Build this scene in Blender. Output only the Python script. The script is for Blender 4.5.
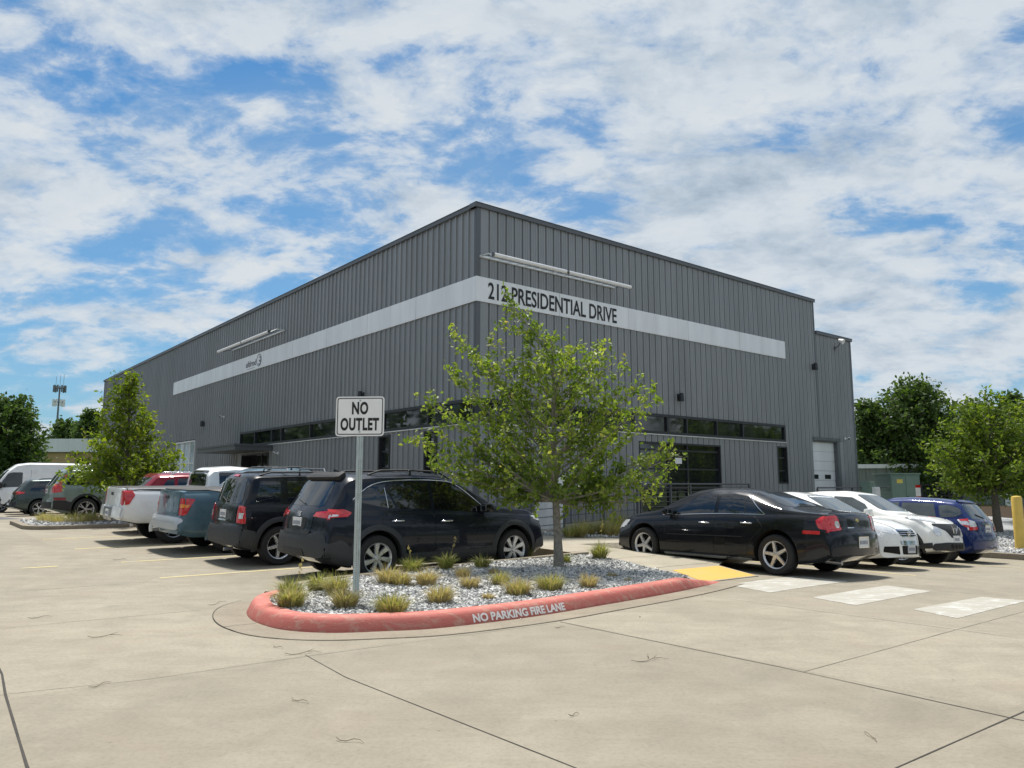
import bpy, bmesh, math, random
import numpy as np
from mathutils import Vector, Matrix, noise as mnoise
from mathutils.bvhtree import BVHTree
from mathutils.geometry import tessellate_polygon
R=math.radians
for o in list(bpy.data.objects): bpy.data.objects.remove(o)
S=bpy.context.scene; C=S.collection
# ---------------------------------------------------------------- camera
cam_d=bpy.data.cameras.new('camera'); cam=bpy.data.objects.new('camera',cam_d); C.objects.link(cam)
cam.location=(0,0,1.46); cam.rotation_euler=(R(90+7.566),0,0)
cam_d.sensor_width=36; cam_d.lens=762.42/1024*36; cam_d.clip_end=4000; cam_d.clip_start=.05
S.camera=cam; S.render.resolution_x=1024; S.render.resolution_y=768
S.view_settings.view_transform='Standard'; S.view_settings.look='None'; S.view_settings.gamma=1
S.view_settings.use_curve_mapping=False
S.view_settings.exposure=1.58
# ---------------------------------------------------------------- sun + sky
SUN_EL=R(68); SUN_AZ=R(-12)        # azimuth measured clockwise from +Y
sd=bpy.data.lights.new('sun','SUN'); sd.energy=2.0; sd.angle=R(7); sd.color=(1,.95,.87)
sun=bpy.data.objects.new('sun',sd); C.objects.link(sun)
dirv=Vector((math.sin(SUN_AZ)*math.cos(SUN_EL),math.cos(SUN_AZ)*math.cos(SUN_EL),math.sin(SUN_EL)))
sun.rotation_euler=dirv.to_track_quat('Z','Y').to_euler()
W=bpy.data.worlds.new('World'); S.world=W; W.use_nodes=True
nt=W.node_tree; nt.nodes.clear()
def N(nt,t,**k):
    n=nt.nodes.new(t)
    for a,b in k.items():
        if a.startswith('i_'): n.inputs[int(a[2:]) if a[2:].isdigit() else a[2:].replace('_',' ')].default_value=b
        else: setattr(n,a,b)
    return n
def math_(nt,op,a,b=None,clamp=False):
    n=nt.nodes.new('ShaderNodeMath'); n.operation=op; n.use_clamp=clamp
    for i,v in enumerate((a,b)):
        if v is None: continue
        if isinstance(v,(int,float)): n.inputs[i].default_value=v
        else: nt.links.new(v,n.inputs[i])
    return n.outputs[0]
def mixc(nt,f,a,b,mode='MIX'):
    n=nt.nodes.new('ShaderNodeMix'); n.data_type='RGBA'; n.blend_type=mode
    for i,v in ((0,f),(6,a),(7,b)):
        if isinstance(v,(int,float)): n.inputs[i].default_value=v
        elif isinstance(v,tuple): n.inputs[i].default_value=(*v[:3],1)
        else: nt.links.new(v,n.inputs[i])
    return n.outputs[2]
def ramp(nt,f,stops,interp='LINEAR'):
    n=nt.nodes.new('ShaderNodeValToRGB'); n.color_ramp.interpolation=interp
    e=n.color_ramp.elements
    while len(e)<len(stops): e.new(.5)
    for q,(p,c) in zip(e,stops):
        q.position=p; q.color=(c,c,c,1) if isinstance(c,(int,float)) else (*c,1)
    nt.links.new(f,n.inputs[0]); return n.outputs[0]
sky=N(nt,'ShaderNodeTexSky',sky_type='NISHITA',sun_disc=False)
sky.sun_elevation=SUN_EL; sky.sun_rotation=SUN_AZ; sky.air_density=1.1; sky.dust_density=.4; sky.ozone_density=2.0
tc=N(nt,'ShaderNodeTexCoord'); sep=N(nt,'ShaderNodeSeparateXYZ'); nt.links.new(tc.outputs['Generated'],sep.inputs[0])
zz=math_(nt,'ADD',math_(nt,'MAXIMUM',sep.outputs[2],0.0),.36)
cx=math_(nt,'DIVIDE',sep.outputs[0],zz); cy=math_(nt,'DIVIDE',sep.outputs[1],zz)
cb=N(nt,'ShaderNodeCombineXYZ'); nt.links.new(cx,cb.inputs[0]); nt.links.new(cy,cb.inputs[1]); nt.links.new(math_(nt,'MULTIPLY',sep.outputs[2],1.4),cb.inputs[2])
def noise(nt,vec,sc,det=6,rough=.55,dist=0,lac=2.0):
    n=N(nt,'ShaderNodeTexNoise'); n.inputs['Scale'].default_value=sc; n.inputs['Detail'].default_value=det
    n.inputs['Roughness'].default_value=rough; n.inputs['Distortion'].default_value=dist; n.inputs['Lacunarity'].default_value=lac
    if vec is not None: nt.links.new(vec,n.inputs['Vector'])
    return n.outputs[0]
def cloud_density(off):
    mp=N(nt,'ShaderNodeMapping'); nt.links.new(cb.outputs[0],mp.inputs[0])
    mp.inputs['Rotation'].default_value=(0,0,R(24)); mp.inputs['Scale'].default_value=(1.0,1.3,1); mp.inputs['Location'].default_value=(SKX+off[0],SKY+off[1],.4)
    v=mp.outputs[0]
    a=noise(nt,v,1.1,2,.5,.1); b=noise(nt,v,4.6,12,.60,.25); c=noise(nt,v,11,8,.62,.4)
    return math_(nt,'ADD',math_(nt,'ADD',math_(nt,'MULTIPLY',a,.50),math_(nt,'MULTIPLY',b,.55)),math_(nt,'MULTIPLY',c,.20))
SKX,SKY=4.4,8.1; SKM=(.34,.64,.80)
dens=cloud_density((0,0)); dens2=cloud_density((.03,.09))
# clouds crowd together towards the horizon
low=ramp(nt,sep.outputs[2],[(.0,.060),(.30,.045),(.46,.022),(1,0.022)])
dd=math_(nt,'ADD',dens,low)
cov=ramp(nt,dd,[(.566,0),(.602,.22),(.636,.70),(.685,1)])
veil=ramp(nt,noise(nt,cb.outputs[0],1.3,6,.6,.8),[(.40,0),(.75,.42)])
relief=math_(nt,'MULTIPLY',math_(nt,'SUBTRACT',dens2,dens),3.2)
body=math_(nt,'ADD',math_(nt,'ADD',relief,.42),math_(nt,'MULTIPLY',math_(nt,'SUBTRACT',dd,.64),1.9))
thick=ramp(nt,body,[(.15,(5.1,5.45,5.75)),(.42,(4.7,5.15,5.6)),(.66,(3.7,4.3,4.95)),(.92,(2.7,3.35,4.1))])
skyc=mixc(nt,1.0,sky.outputs[0],SKM,'MULTIPLY')
skyv=mixc(nt,veil,skyc,(2.3,3.4,4.7))
hz=ramp(nt,sep.outputs[2],[(.0,.55),(.18,.25),(.45,0)])
skyv=mixc(nt,hz,skyv,(2.5,3.5,4.6))
allc=mixc(nt,cov,skyv,thick)
bg=N(nt,'ShaderNodeBackground'); bg.inputs[1].default_value=.0458
out=N(nt,'ShaderNodeOutputWorld'); nt.links.new(allc,bg.inputs[0]); nt.links.new(bg.outputs[0],out.inputs[0])

# ---------------------------------------------------------------- geography: u runs along the right facade, v along the left one
PSI=R(50.803)
UX,UY=math.sin(PSI),math.cos(PSI); VX,VY=-UY,UX
HU=math.atan2(UY,UX); HV=HU+math.pi/2
def P(u,v): return (u*UX+v*VX,u*UY+v*VY)
def UV(x,y): return (x*UX+y*UY,x*VX+y*VY)
def sp(t,k=1.0):
    t=np.asarray(t,float); return k*np.logaddexp(0,t/k)
def guv(u,v):
    return np.maximum(-.045*sp(np.asarray(u)-12.2),-.5)+.022*(sp(np.asarray(v)-12.5)-sp(np.asarray(v)-26.5)-sp(np.asarray(v)-30)+sp(np.asarray(v)-41))
def gz(x,y):
    return float(guv(*UV(x,y)))
CU,CV=12.14,16.42      # building corner (u,v)

# ---------------------------------------------------------------- materials
M={}
def mat(name,col=(.5,.5,.5),rough=.5,metal=0,spec=.5,coat=0,var=0,vscale=8,bump=0,bscale=40,col2=None,det=4):
    if name in M: return M[name]
    m=bpy.data.materials.new(name); m.use_nodes=True; t=m.node_tree; b=t.nodes['Principled BSDF']
    b.inputs['Base Color'].default_value=(*col,1); b.inputs['Roughness'].default_value=rough; b.inputs['Metallic'].default_value=metal
    b.inputs['Specular IOR Level'].default_value=spec
    if coat: b.inputs['Coat Weight'].default_value=coat; b.inputs['Coat Roughness'].default_value=.045; b.inputs['Coat IOR'].default_value=1.36
    tcn=N(t,'ShaderNodeTexCoord')
    if var or col2:
        nz=noise(t,tcn.outputs['Object'],vscale,det,.6)
        c2=col2 or tuple(min(1,c*(1+var)) for c in col); c1=col if col2 else tuple(c*(1-var) for c in col)
        cc=ramp(t,nz,[(.32,c1),(.68,c2)]); t.links.new(cc,b.inputs['Base Color'])
        rr=ramp(t,nz,[(.3,max(0,rough-.06)),(.7,min(1,rough+.08))]); t.links.new(rr,b.inputs['Roughness'])
    if bump:
        nz=noise(t,tcn.outputs['Object'],bscale,5,.6); bn=N(t,'ShaderNodeBump'); bn.inputs['Strength'].default_value=bump; bn.inputs['Distance'].default_value=.02
        t.links.new(nz,bn.inputs['Height']); t.links.new(bn.outputs[0],b.inputs['Normal'])
    M[name]=m; return m
def paint(name,col,metal=0.3):
    return mat(name,col,rough=.30,metal=metal,spec=.15,coat=.9,var=.07,vscale=3)
mat('glass',(.006,.007,.009),.02,0,1.0,var=.3,vscale=2)
mat('glass_clear',(.07,.085,.09),.04,0,.9,var=.3,vscale=2)
mat('glass_win',(.012,.015,.017),.02,0,1.0,var=.2,vscale=1); M['glass_win'].node_tree.nodes['Principled BSDF'].inputs['IOR'].default_value=1.55
mat('rubber',(.018,.018,.019),.8,var=.25,vscale=20,bump=.15,bscale=90)
mat('black_plastic',(.02,.021,.023),.62,var=.2,vscale=12,bump=.08,bscale=200)
mat('grey_plastic',(.034,.037,.042),.6,var=.15,vscale=12,bump=.05,bscale=200)
mat('chrome',(.75,.76,.78),.12,1,var=.05,vscale=9)
mat('alloy',(.62,.63,.65),.28,.75,var=.08,vscale=20)
mat('bumper_silver',(.50,.52,.54),.38,.5,var=.03,vscale=6)
mat('dark_alloy',(.30,.31,.33),.3,.8,var=.08,vscale=20)
mat('well',(.006,.006,.006),.95,var=.2)
mat('seal',(.008,.008,.009),.6,var=.2)
mat('red_lens',(.55,.012,.015),.12,0,.7,coat=1,var=.25,vscale=30)
mat('dark_red_lens',(.22,.01,.015),.15,0,.7,coat=1,var=.25,vscale=30)
mat('clear_lens',(.72,.74,.76),.12,.3,.8,coat=1,var=.15,vscale=30)
mat('amber_lens',(.8,.25,.03),.15,coat=1,var=.2,vscale=30)
mat('plate_white',(.72,.74,.76),.4,var=.08,vscale=25)
mat('plate_mark',(.12,.14,.22),.5,var=.3,vscale=40)
mat('plate_tex',(.55,.56,.58),.45,var=.1,vscale=25)

# ---------------------------------------------------------------- object helpers
def tag(o,label=None,cat=None,group=None,kind=None):
    if label: o['label']=label
    if cat: o['category']=cat
    if group: o['group']=group
    if kind: o['kind']=kind
    return o
def empty(name,loc=(0,0,0),rz=0):
    o=bpy.data.objects.new(name,None); C.objects.link(o); o.location=loc; o.rotation_euler=(0,0,rz); o.empty_display_size=.2; return o
def link(name,me,mats=None,parent=None,smooth=None):
    o=bpy.data.objects.new(name,me); C.objects.link(o); me.name=name
    if mats is not None:
        for m in (mats if isinstance(mats,(list,tuple)) else [mats]): me.materials.append(M[m] if isinstance(m,str) else m)
    if smooth: shade(me,smooth)
    if parent: o.parent=parent
    return o
def shade(me,ang=35):
    bm=bmesh.new(); bm.from_mesh(me)
    for f in bm.faces: f.smooth=True
    a=R(ang)
    for e in bm.edges:
        if len(e.link_faces)==2:
            if e.calc_face_angle(0)>a: e.smooth=False
    bm.to_mesh(me); bm.free()
class MB:
    """collects simple shapes into one mesh"""
    def __init__(s): s.v=[]; s.f=[]
    def add(s,vs,fs):
        n=len(s.v); s.v+=[tuple(p) for p in vs]; s.f+=[tuple(i+n for i in f) for f in fs]
    def box(s,x0,x1,y0,y1,z0,z1,T=None):
        vs=[(x,y,z) for z in (z0,z1) for x,y in ((x0,y0),(x1,y0),(x1,y1),(x0,y1))]
        if T: vs=[T(*p) for p in vs]
        s.add(vs,[(0,3,2,1),(4,5,6,7),(0,1,5,4),(1,2,6,5),(2,3,7,6),(3,0,4,7)])
    def prism(s,poly,z0,z1,T=None):
        n=len(poly); vs=[(x,y,z0) for x,y in poly]+[(x,y,z1) for x,y in poly]
        if T: vs=[T(*p) for p in vs]
        s.add(vs,[tuple(range(n-1,-1,-1)),tuple(range(n,2*n))]+[(i,(i+1)%n,n+(i+1)%n,n+i) for i in range(n)])
    def tube(s,pts,r,k=8,cap=True):
        pts=[Vector(p) for p in pts]; n=len(pts); rs=r if isinstance(r,(list,tuple)) else [r]*n
        rings=[]; prev=None
        for i,p in enumerate(pts):
            t=(pts[min(i+1,n-1)]-pts[max(i-1,0)]).normalized()
            if prev is None:
                a=t.orthogonal().normalized()
            else:
                a=(prev-t*prev.dot(t)).normalized()
            prev=a; b=t.cross(a)
            rings.append([p+(a*math.cos(2*math.pi*j/k)+b*math.sin(2*math.pi*j/k))*rs[i] for j in range(k)])
        vs=[q for rr in rings for q in rr]; fs=[]
        for i in range(n-1):
            for j in range(k):
                j2=(j+1)%k; fs.append((i*k+j,i*k+j2,(i+1)*k+j2,(i+1)*k+j))
        if cap: fs+= [tuple(range(k-1,-1,-1)),tuple(range((n-1)*k,n*k))]
        s.add(vs,fs)
    def lathe(s,prof,k=32,axis='z',T=None,closed=False):
        vs=[];n=len(prof)
        for r,h in prof:
            for j in range(k):
                a=2*math.pi*j/k; c,d=r*math.cos(a),r*math.sin(a)
                p=(c,d,h) if axis=='z' else (c,h,d)
                vs.append(T(*p) if T else p)
        fs=[]
        for i in range(n-1 if not closed else n):
            i2=(i+1)%n
            for j in range(k):
                j2=(j+1)%k; fs.append((i*k+j,i*k+j2,i2*k+j2,i2*k+j))
        s.add(vs,fs)
    def mesh(s,name='m'):
        me=bpy.data.meshes.new(name); me.from_pydata(s.v,[],s.f); me.update()
        bm=bmesh.new(); bm.from_mesh(me); bmesh.ops.recalc_face_normals(bm,faces=bm.faces); bm.to_mesh(me); bm.free()
        return me
    def build(s,name,mats,parent=None,smooth=None,bevel=0):
        me=s.mesh(name)
        if bevel:
            bm=bmesh.new(); bm.from_mesh(me)
            bmesh.ops.bevel(bm,geom=[e for e in bm.edges if len(e.link_faces)==2 and e.calc_face_angle(0)>.5],offset=bevel,segments=2,affect='EDGES',profile=.5)
            bm.to_mesh(me); bm.free()
        return link(name,me,mats,parent,smooth)
def round_poly(poly,r,seg=4):
    out=[];n=len(poly)
    for i in range(n):
        p=Vector(poly[i]);a=Vector(poly[i-1])-p;b=Vector(poly[(i+1)%n])-p
        la,lb=a.length,b.length
        if la<1e-6 or lb<1e-6: continue
        d=min(r,la*.45,lb*.45); A=p+a/la*d; B=p+b/lb*d
        for k in range(seg+1):
            t=k/seg; q=A*(1-t)**2+p*2*t*(1-t)+B*t*t; out.append((q.x,q.y))
    return out
def cut_poly(poly,step):
    """a 2-D polygon as a bmesh face cut by a grid of the given step"""
    bm=bmesh.new(); bm.faces.new([bm.verts.new((p[0],p[1],0)) for p in poly])
    bmesh.ops.triangulate(bm,faces=bm.faces)
    xs=[p[0] for p in poly]; ys=[p[1] for p in poly]
    for lo,hi,nrm,ax in ((min(xs),max(xs),(1,0,0),0),(min(ys),max(ys),(0,1,0),1)):
        k=math.floor(lo/step)+1
        while k*step<hi-1e-6:
            co=[0,0,0]; co[ax]=k*step
            bmesh.ops.bisect_plane(bm,geom=bm.verts[:]+bm.edges[:]+bm.faces[:],plane_co=co,plane_no=nrm,dist=1e-6); k+=1
    return bm
def solid_patch(bm,fn_out,fn_in):
    """turn a flat patch into a thin solid: fn_out / fn_in map a 2-D point to the outer / inner surface"""
    vs=[v.co.copy() for v in bm.verts]; bm.verts.index_update()
    F=[[v.index for v in f.verts] for f in bm.faces]
    B=[(e.verts[0].index,e.verts[1].index) for e in bm.edges if len(e.link_faces)==1]
    n=len(vs); V=[fn_out(p.x,p.y) for p in vs]+[fn_in(p.x,p.y) for p in vs]
    me=bpy.data.meshes.new('p'); me.from_pydata(V,[],F+[[i+n for i in reversed(f)] for f in F]+[(a,b,b+n,a+n) for a,b in B]); me.update()
    b2=bmesh.new(); b2.from_mesh(me); bmesh.ops.recalc_face_normals(b2,faces=b2.faces); b2.to_mesh(me); b2.free(); bm.free()
    return me
def ground_slab(name,poly,mats,top=.004,bot=-.05,step=.5,zf=None,parent=None,kind='structure'):
    """polygon in (u,v) laid on the terrain; top = height above the ground (number or function)"""
    tf=top if callable(top) else (lambda u,v:top)
    def o(u,v): x,y=P(u,v); return (x,y,float(guv(u,v))+tf(u,v))
    def i(u,v): x,y=P(u,v); return (x,y,float(guv(u,v))+bot)
    me=solid_patch(cut_poly(poly,step),o,i)
    ob=link(name,me,mats,parent)
    if kind and not parent: ob['kind']=kind
    return ob
def text_mesh(txt,size,ext=.002,sx=1.0,bold=0.0,align='LEFT',space=1.0):
    cu=bpy.data.curves.new('t','FONT'); cu.body=txt; cu.size=size; cu.extrude=ext; cu.offset=bold; cu.align_x=align; cu.space_character=space
    cu.resolution_u=4
    o=bpy.data.objects.new('t',cu); C.objects.link(o)
    dg=bpy.context.evaluated_depsgraph_get(); me=bpy.data.meshes.new_from_object(o.evaluated_get(dg))
    bpy.data.objects.remove(o)
    for v in me.vertices: v.co.x*=sx
    return me
# ================================================================ GROUND
def concrete_mat(name,c1,c2,joint=False,seed=0.0):
    m=bpy.data.materials.new(name); m.use_nodes=True; t=m.node_tree; b=t.nodes['Principled BSDF']
    tcn=N(t,'ShaderNodeTexCoord'); mp=N(t,'ShaderNodeMapping'); mp.inputs['Location'].default_value=(seed,seed*.7,0); t.links.new(tcn.outputs['Object'],mp.inputs[0])
    v=mp.outputs[0]
    big=noise(t,v,.33,5,.6,.4); mid=noise(t,v,1.6,7,.65,.6); fine=noise(t,v,30,9,.78); pit=noise(t,v,160,2,.5)
    mp2=N(t,'ShaderNodeMapping'); mp2.inputs['Rotation'].default_value=(0,0,-HV+R(8)); mp2.inputs['Scale'].default_value=(.35,2.2,1); t.links.new(v,mp2.inputs[0])
    streak=noise(t,mp2.outputs[0],1.5,8,.65,.8)
    col=ramp(t,big,[(.30,c1),(.70,c2)])
    col=mixc(t,ramp(t,mid,[(.36,.0),(.66,.55)]),col,tuple(c*1.16 for c in c2))
    col=mixc(t,ramp(t,streak,[(.45,0.0),(.68,.26)]),col,tuple(a*b_ for a,b_ in zip(c1,(.74,.70,.66))))
    bl=noise(t,v,2.4,6,.62,.9); col=mixc(t,ramp(t,bl,[(.44,0),(.70,.34)]),col,tuple(x*.80 for x in c1))
    rs=noise(t,v,.8,3,.5,.8); col=mixc(t,ramp(t,rs,[(.55,0),(.75,.35)]),col,(c2[0]*.93,c2[1]*.82,c2[2]*.78))
    col=mixc(t,ramp(t,fine,[(.25,.60),(.52,0)]),col,(c1[0]*.55,c1[1]*.53,c1[2]*.5))
    col=mixc(t,ramp(t,fine,[(.55,0),(.8,.35)]),col,(min(1,c2[0]*1.35),min(1,c2[1]*1.35),min(1,c2[2]*1.35)))
    vor=N(t,'ShaderNodeTexVoronoi'); vor.inputs['Scale'].default_value=3.1; t.links.new(v,vor.inputs['Vector'])
    spot=ramp(t,vor.outputs['Distance'],[(.018,.65),(.05,0)]); col=mixc(t,spot,col,(.09,.075,.06))
    if joint:
        # each poured slab cured to its own tone
        mr=N(t,'ShaderNodeMapping'); mr.inputs['Rotation'].default_value=(0,0,-HU); t.links.new(tcn.outputs['Object'],mr.inputs[0]); s3=N(t,'ShaderNodeSeparateXYZ'); t.links.new(mr.outputs[0],s3.inputs[0])
        c2_=N(t,'ShaderNodeCombineXYZ'); t.links.new(math_(t,'FLOOR',math_(t,'DIVIDE',math_(t,'ADD',s3.outputs[0],-.02),2.89)),c2_.inputs[0]); t.links.new(math_(t,'FLOOR',math_(t,'DIVIDE',math_(t,'ADD',s3.outputs[1],-2.0),4.45)),c2_.inputs[1])
        wn=N(t,'ShaderNodeTexWhiteNoise'); wn.noise_dimensions='2D'; t.links.new(c2_.outputs[0],wn.inputs['Vector'])
        col=mixc(t,ramp(t,wn.outputs['Value'],[(0,.0),(1,.30)]),col,tuple(x*.72 for x in c1))
        oil=noise(t,v,.9,3,.45,.2); col=mixc(t,ramp(t,oil,[(.68,0),(.80,.45)]),col,(.10,.09,.075))
    t.links.new(col,b.inputs['Base Color']); b.inputs['Roughness'].default_value=.85; b.inputs['Specular IOR Level'].default_value=.35
    bn=N(t,'ShaderNodeBump'); bn.inputs['Strength'].default_value=.35; bn.inputs['Distance'].default_value=.004
    t.links.new(math_(t,'ADD',fine,math_(t,'MULTIPLY',pit,.6)),bn.inputs['Height']); t.links.new(bn.outputs[0],b.inputs['Normal'])
    M[name]=m; return m
concrete_mat('concrete',(.232,.207,.160),(.322,.292,.232),joint=True)
concrete_mat('sidewalk_concrete',(.29,.262,.203),(.37,.338,.27),seed=5)
concrete_mat('gutter_concrete',(.21,.182,.138),(.28,.245,.19),seed=9)
mat('asphalt',(.10,.105,.115),.85,var=.25,vscale=6,bump=.3,bscale=60)
mat('joint',(.045,.04,.035),.9,var=.4,vscale=6)
mat('joint_soft',(.24,.22,.18),.9,var=.35,vscale=3)
def worn_paint(name,col,thr=.5,under=(.36,.33,.27),sc=5):
    m=bpy.data.materials.new(name); m.use_nodes=True; t=m.node_tree; b=t.nodes['Principled BSDF']; tcn=N(t,'ShaderNodeTexCoord')
    mp=N(t,'ShaderNodeMapping'); mp.inputs['Rotation'].default_value=(0,0,-HU); mp.inputs['Scale'].default_value=(.5,1.6,1); t.links.new(tcn.outputs['Object'],mp.inputs[0])
    a=noise(t,mp.outputs[0],sc,9,.7,.7); f=noise(t,tcn.outputs['Object'],70,4,.7)
    k=ramp(t,math_(t,'ADD',math_(t,'MULTIPLY',a,.8),math_(t,'MULTIPLY',f,.2)),[(thr-.05,0),(thr+.06,.9)])
    t.links.new(mixc(t,k,col,under),b.inputs['Base Color']); b.inputs['Roughness'].default_value=.75
    bn=N(t,'ShaderNodeBump'); bn.inputs['Strength'].default_value=.6; bn.inputs['Distance'].default_value=.006; t.links.new(math_(t,'ADD',f,noise(t,tcn.outputs['Object'],14,5,.6)),bn.inputs['Height']); t.links.new(bn.outputs[0],b.inputs['Normal'])
    M[name]=m
worn_paint('white_road_paint',(.54,.55,.53),.43,under=(.33,.31,.26),sc=6)
worn_paint('yellow_road_paint',(.58,.35,.07),.60,sc=4)
worn_paint('faded_yellow_paint',(.52,.44,.20),.53,sc=7)
worn_paint('red_curb_paint',(.47,.13,.105),.55,(.47,.26,.20),sc=9)

def ground_cover():
    m=M['concrete'].copy(); m.name='ground_cover'; t=m.node_tree; b=t.nodes['Principled BSDF']; src=b.inputs['Base Color'].links[0].from_socket
    tcn=N(t,'ShaderNodeTexCoord'); mp=N(t,'ShaderNodeMapping'); mp.vector_type='POINT'; mp.inputs['Rotation'].default_value=(0,0,-HU); t.links.new(tcn.outputs['Object'],mp.inputs[0])
    sp3=N(t,'ShaderNodeSeparateXYZ'); t.links.new(mp.outputs[0],sp3.inputs[0])
    k1=math_(t,'GREATER_THAN',sp3.outputs[0],42.0); k2=math_(t,'GREATER_THAN',sp3.outputs[1],66.0); k3=math_(t,'LESS_THAN',sp3.outputs[1],-34.0); k4=math_(t,'LESS_THAN',sp3.outputs[0],-36.0)
    k=math_(t,'MAXIMUM',math_(t,'MAXIMUM',k1,k2),math_(t,'MAXIMUM',k3,k4))
    gr=ramp(t,noise(t,tcn.outputs['Object'],.5,8,.7),[(.3,(.035,.06,.016)),(.7,(.085,.115,.035))])
    t.links.new(mixc(t,k,src,gr),b.inputs['Base Color']); M['ground_cover']=m
ground_cover()
def build_ground():
    def axis(lo,hi,step,far):
        a=list(np.arange(lo,hi+1e-6,step)); k=step*2; l=[lo];h=[hi]
        while h[-1]<far: h.append(h[-1]+k); l.insert(0,l[0]-k); k*=1.6
        return l[:-1]+a+h[1:]
    us=axis(-12,34,.5,1800); vs=axis(-8,46,.5,1800)
    UU,VV=np.meshgrid(us,vs,indexing='ij'); Z=guv(UU,VV)
    X=UU*UX+VV*VX; Y=UU*UY+VV*VY
    nu,nv=len(us),len(vs); co=np.stack([X.ravel(),Y.ravel(),Z.ravel()],1)
    fs=[(i*nv+j,(i+1)*nv+j,(i+1)*nv+j+1,i*nv+j+1) for i in range(nu-1) for j in range(nv-1)]
    me=bpy.data.meshes.new('ground'); me.from_pydata(co.tolist(),[],fs); me.update()
    for p in me.polygons: p.use_smooth=True
    link('ground',me,'ground_cover')['kind']='structure'
build_ground()
def strip(mb,pts,w,dz=.003):
    """thin painted / sawn line on the ground, pts in uv"""
    out=[]
    for (a,b) in zip(pts[:-1],pts[1:]):
        n=max(1,int(math.hypot(b[0]-a[0],b[1]-a[1])/.4))
        for k in range(n): out.append((a[0]+(b[0]-a[0])*k/n,a[1]+(b[1]-a[1])*k/n))
    out.append(pts[-1]); V=[]; n=len(out)
    for i,p in enumerate(out):
        a=out[max(0,i-1)];b=out[min(n-1,i+1)]; d=Vector((b[0]-a[0],b[1]-a[1])).normalized(); nx,ny=-d.y,d.x
        wi=w*(.75+.5*random.random())
        for s in (-1,1):
            u,v=p[0]+nx*wi/2*s,p[1]+ny*wi/2*s; x,y=P(u,v); V.append((x,y,float(guv(u,v))+dz))
    mb.add(V,[(2*i,2*i+2,2*i+3,2*i+1) for i in range(n-1)])
random.seed(3)
mb=MB()
strip(mb,[(.90,12),(.83,7.3),(.78,6.6),(.70,4.9),(.62,2)],.015)
strip(mb,[(2.95,6.46),(2.86,5.53),(2.91,3.05),(2.9,-3)],.007)
strip(mb,[(5.76,6.24),(5.74,3.59),(5.64,1.9),(5.6,-4)],.009)
strip(mb,[(5.9,1.92),(4.2,1.99),(0,2.1)],.009)
mb.build('pavement_joint','joint')['kind']='structure'
mb=MB()
strip(mb,[(-6,6.6),(.8,6.60),(1.68,6.42),(2.95,6.40),(5.7,6.22)],.007)
strip(mb,[(8.6,6.75),(8.6,2),(8.5,-3)],.010); strip(mb,[(5.75,3.4),(14,3.3)],.010); strip(mb,[(.85,9.6),(3.0,9.5)],.009)
strip(mb,[(11.75,7.0),(11.75,-3)],.010); strip(mb,[(-3,12.6),(3.2,12.6)],.01)
mb.build('pavement_hairline_joint','joint_soft')['kind']='structure'
# ---- asphalt street beyond the lot on the far left
ground_slab('side_street',[(-30,33.2),(4.0,33.2),(4.0,60),(-30,60)],'asphalt',top=.006,bot=-.1,step=2)

# ---- the planted island
isl_front=[(3.86,9.62),(3.58,9.38),(3.37,9.0),(3.23,8.5),(3.20,8.05),(3.27,7.62),(3.55,7.22),(4.0,6.96),(4.5,6.75),(5.4,6.66),(6.1,6.67),(6.9,6.74),(7.8,6.82),(8.6,6.92),(9.3,7.05),(10.0,7.22)]
def smooth_path(pts,n=6):
    out=[]
    for i in range(len(pts)-1):
        p0=pts[max(0,i-1)];p1=pts[i];p2=pts[i+1];p3=pts[min(len(pts)-1,i+2)]
        for k in range(n):
            t=k/n; out.append(tuple(.5*((2*p1[j])+(-p0[j]+p2[j])*t+(2*p0[j]-5*p1[j]+4*p2[j]-p3[j])*t*t+(-p0[j]+3*p1[j]-3*p2[j]+p3[j])*t**3) for j in (0,1)))
    out.append(pts[-1]); return out
front=smooth_path(isl_front)
def sweep(path,prof,zscale,name,mats,parent=None,smooth=40):
    V=[];n=len(path);k=len(prof)
    for i,p in enumerate(path):
        a=path[max(0,i-1)];b=path[min(n-1,i+1)]; d=Vector((b[0]-a[0],b[1]-a[1])).normalized(); nx,ny=-d.y,d.x
        for o,z in prof:
            u,v=p[0]+nx*o,p[1]+ny*o; x,y=P(u,v); V.append((x,y,float(guv(u,v))+(z*zscale(i/(n-1)) if z>0 else z)))
    F=[(i*k+j,(i+1)*k+j,(i+1)*k+j+1,i*k+j+1) for i in range(n-1) for j in range(k-1)]
    F+=[tuple(range(k)),tuple(range((n-1)*k,n*k))]
    me=bpy.data.meshes.new(name); me.from_pydata(V,[],F); me.update()
    bm=bmesh.new(); bm.from_mesh(me); bmesh.ops.recalc_face_normals(bm,faces=bm.faces); bm.to_mesh(me); bm.free()
    return link(name,me,mats,parent,smooth)
island=empty('curbed_island',(*P(6.5,8.6),0)); tag(island,'curbed planting island with a red fire lane curb around grey gravel','island')
def keep(o,root):    # parent without moving
    o.parent=root; o.matrix_parent_inverse=Matrix.Translation(root.location).inverted() if root.rotation_euler[2]==0 else root.matrix_basis.inverted(); return o
CP=[(0,-.04),(0,.0),(.014,.035),(.032,.075),(.050,.110),(.070,.134),(.098,.146),(.13,.150),(.235,.150),(.250,.141),(.256,-.04)]
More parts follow.
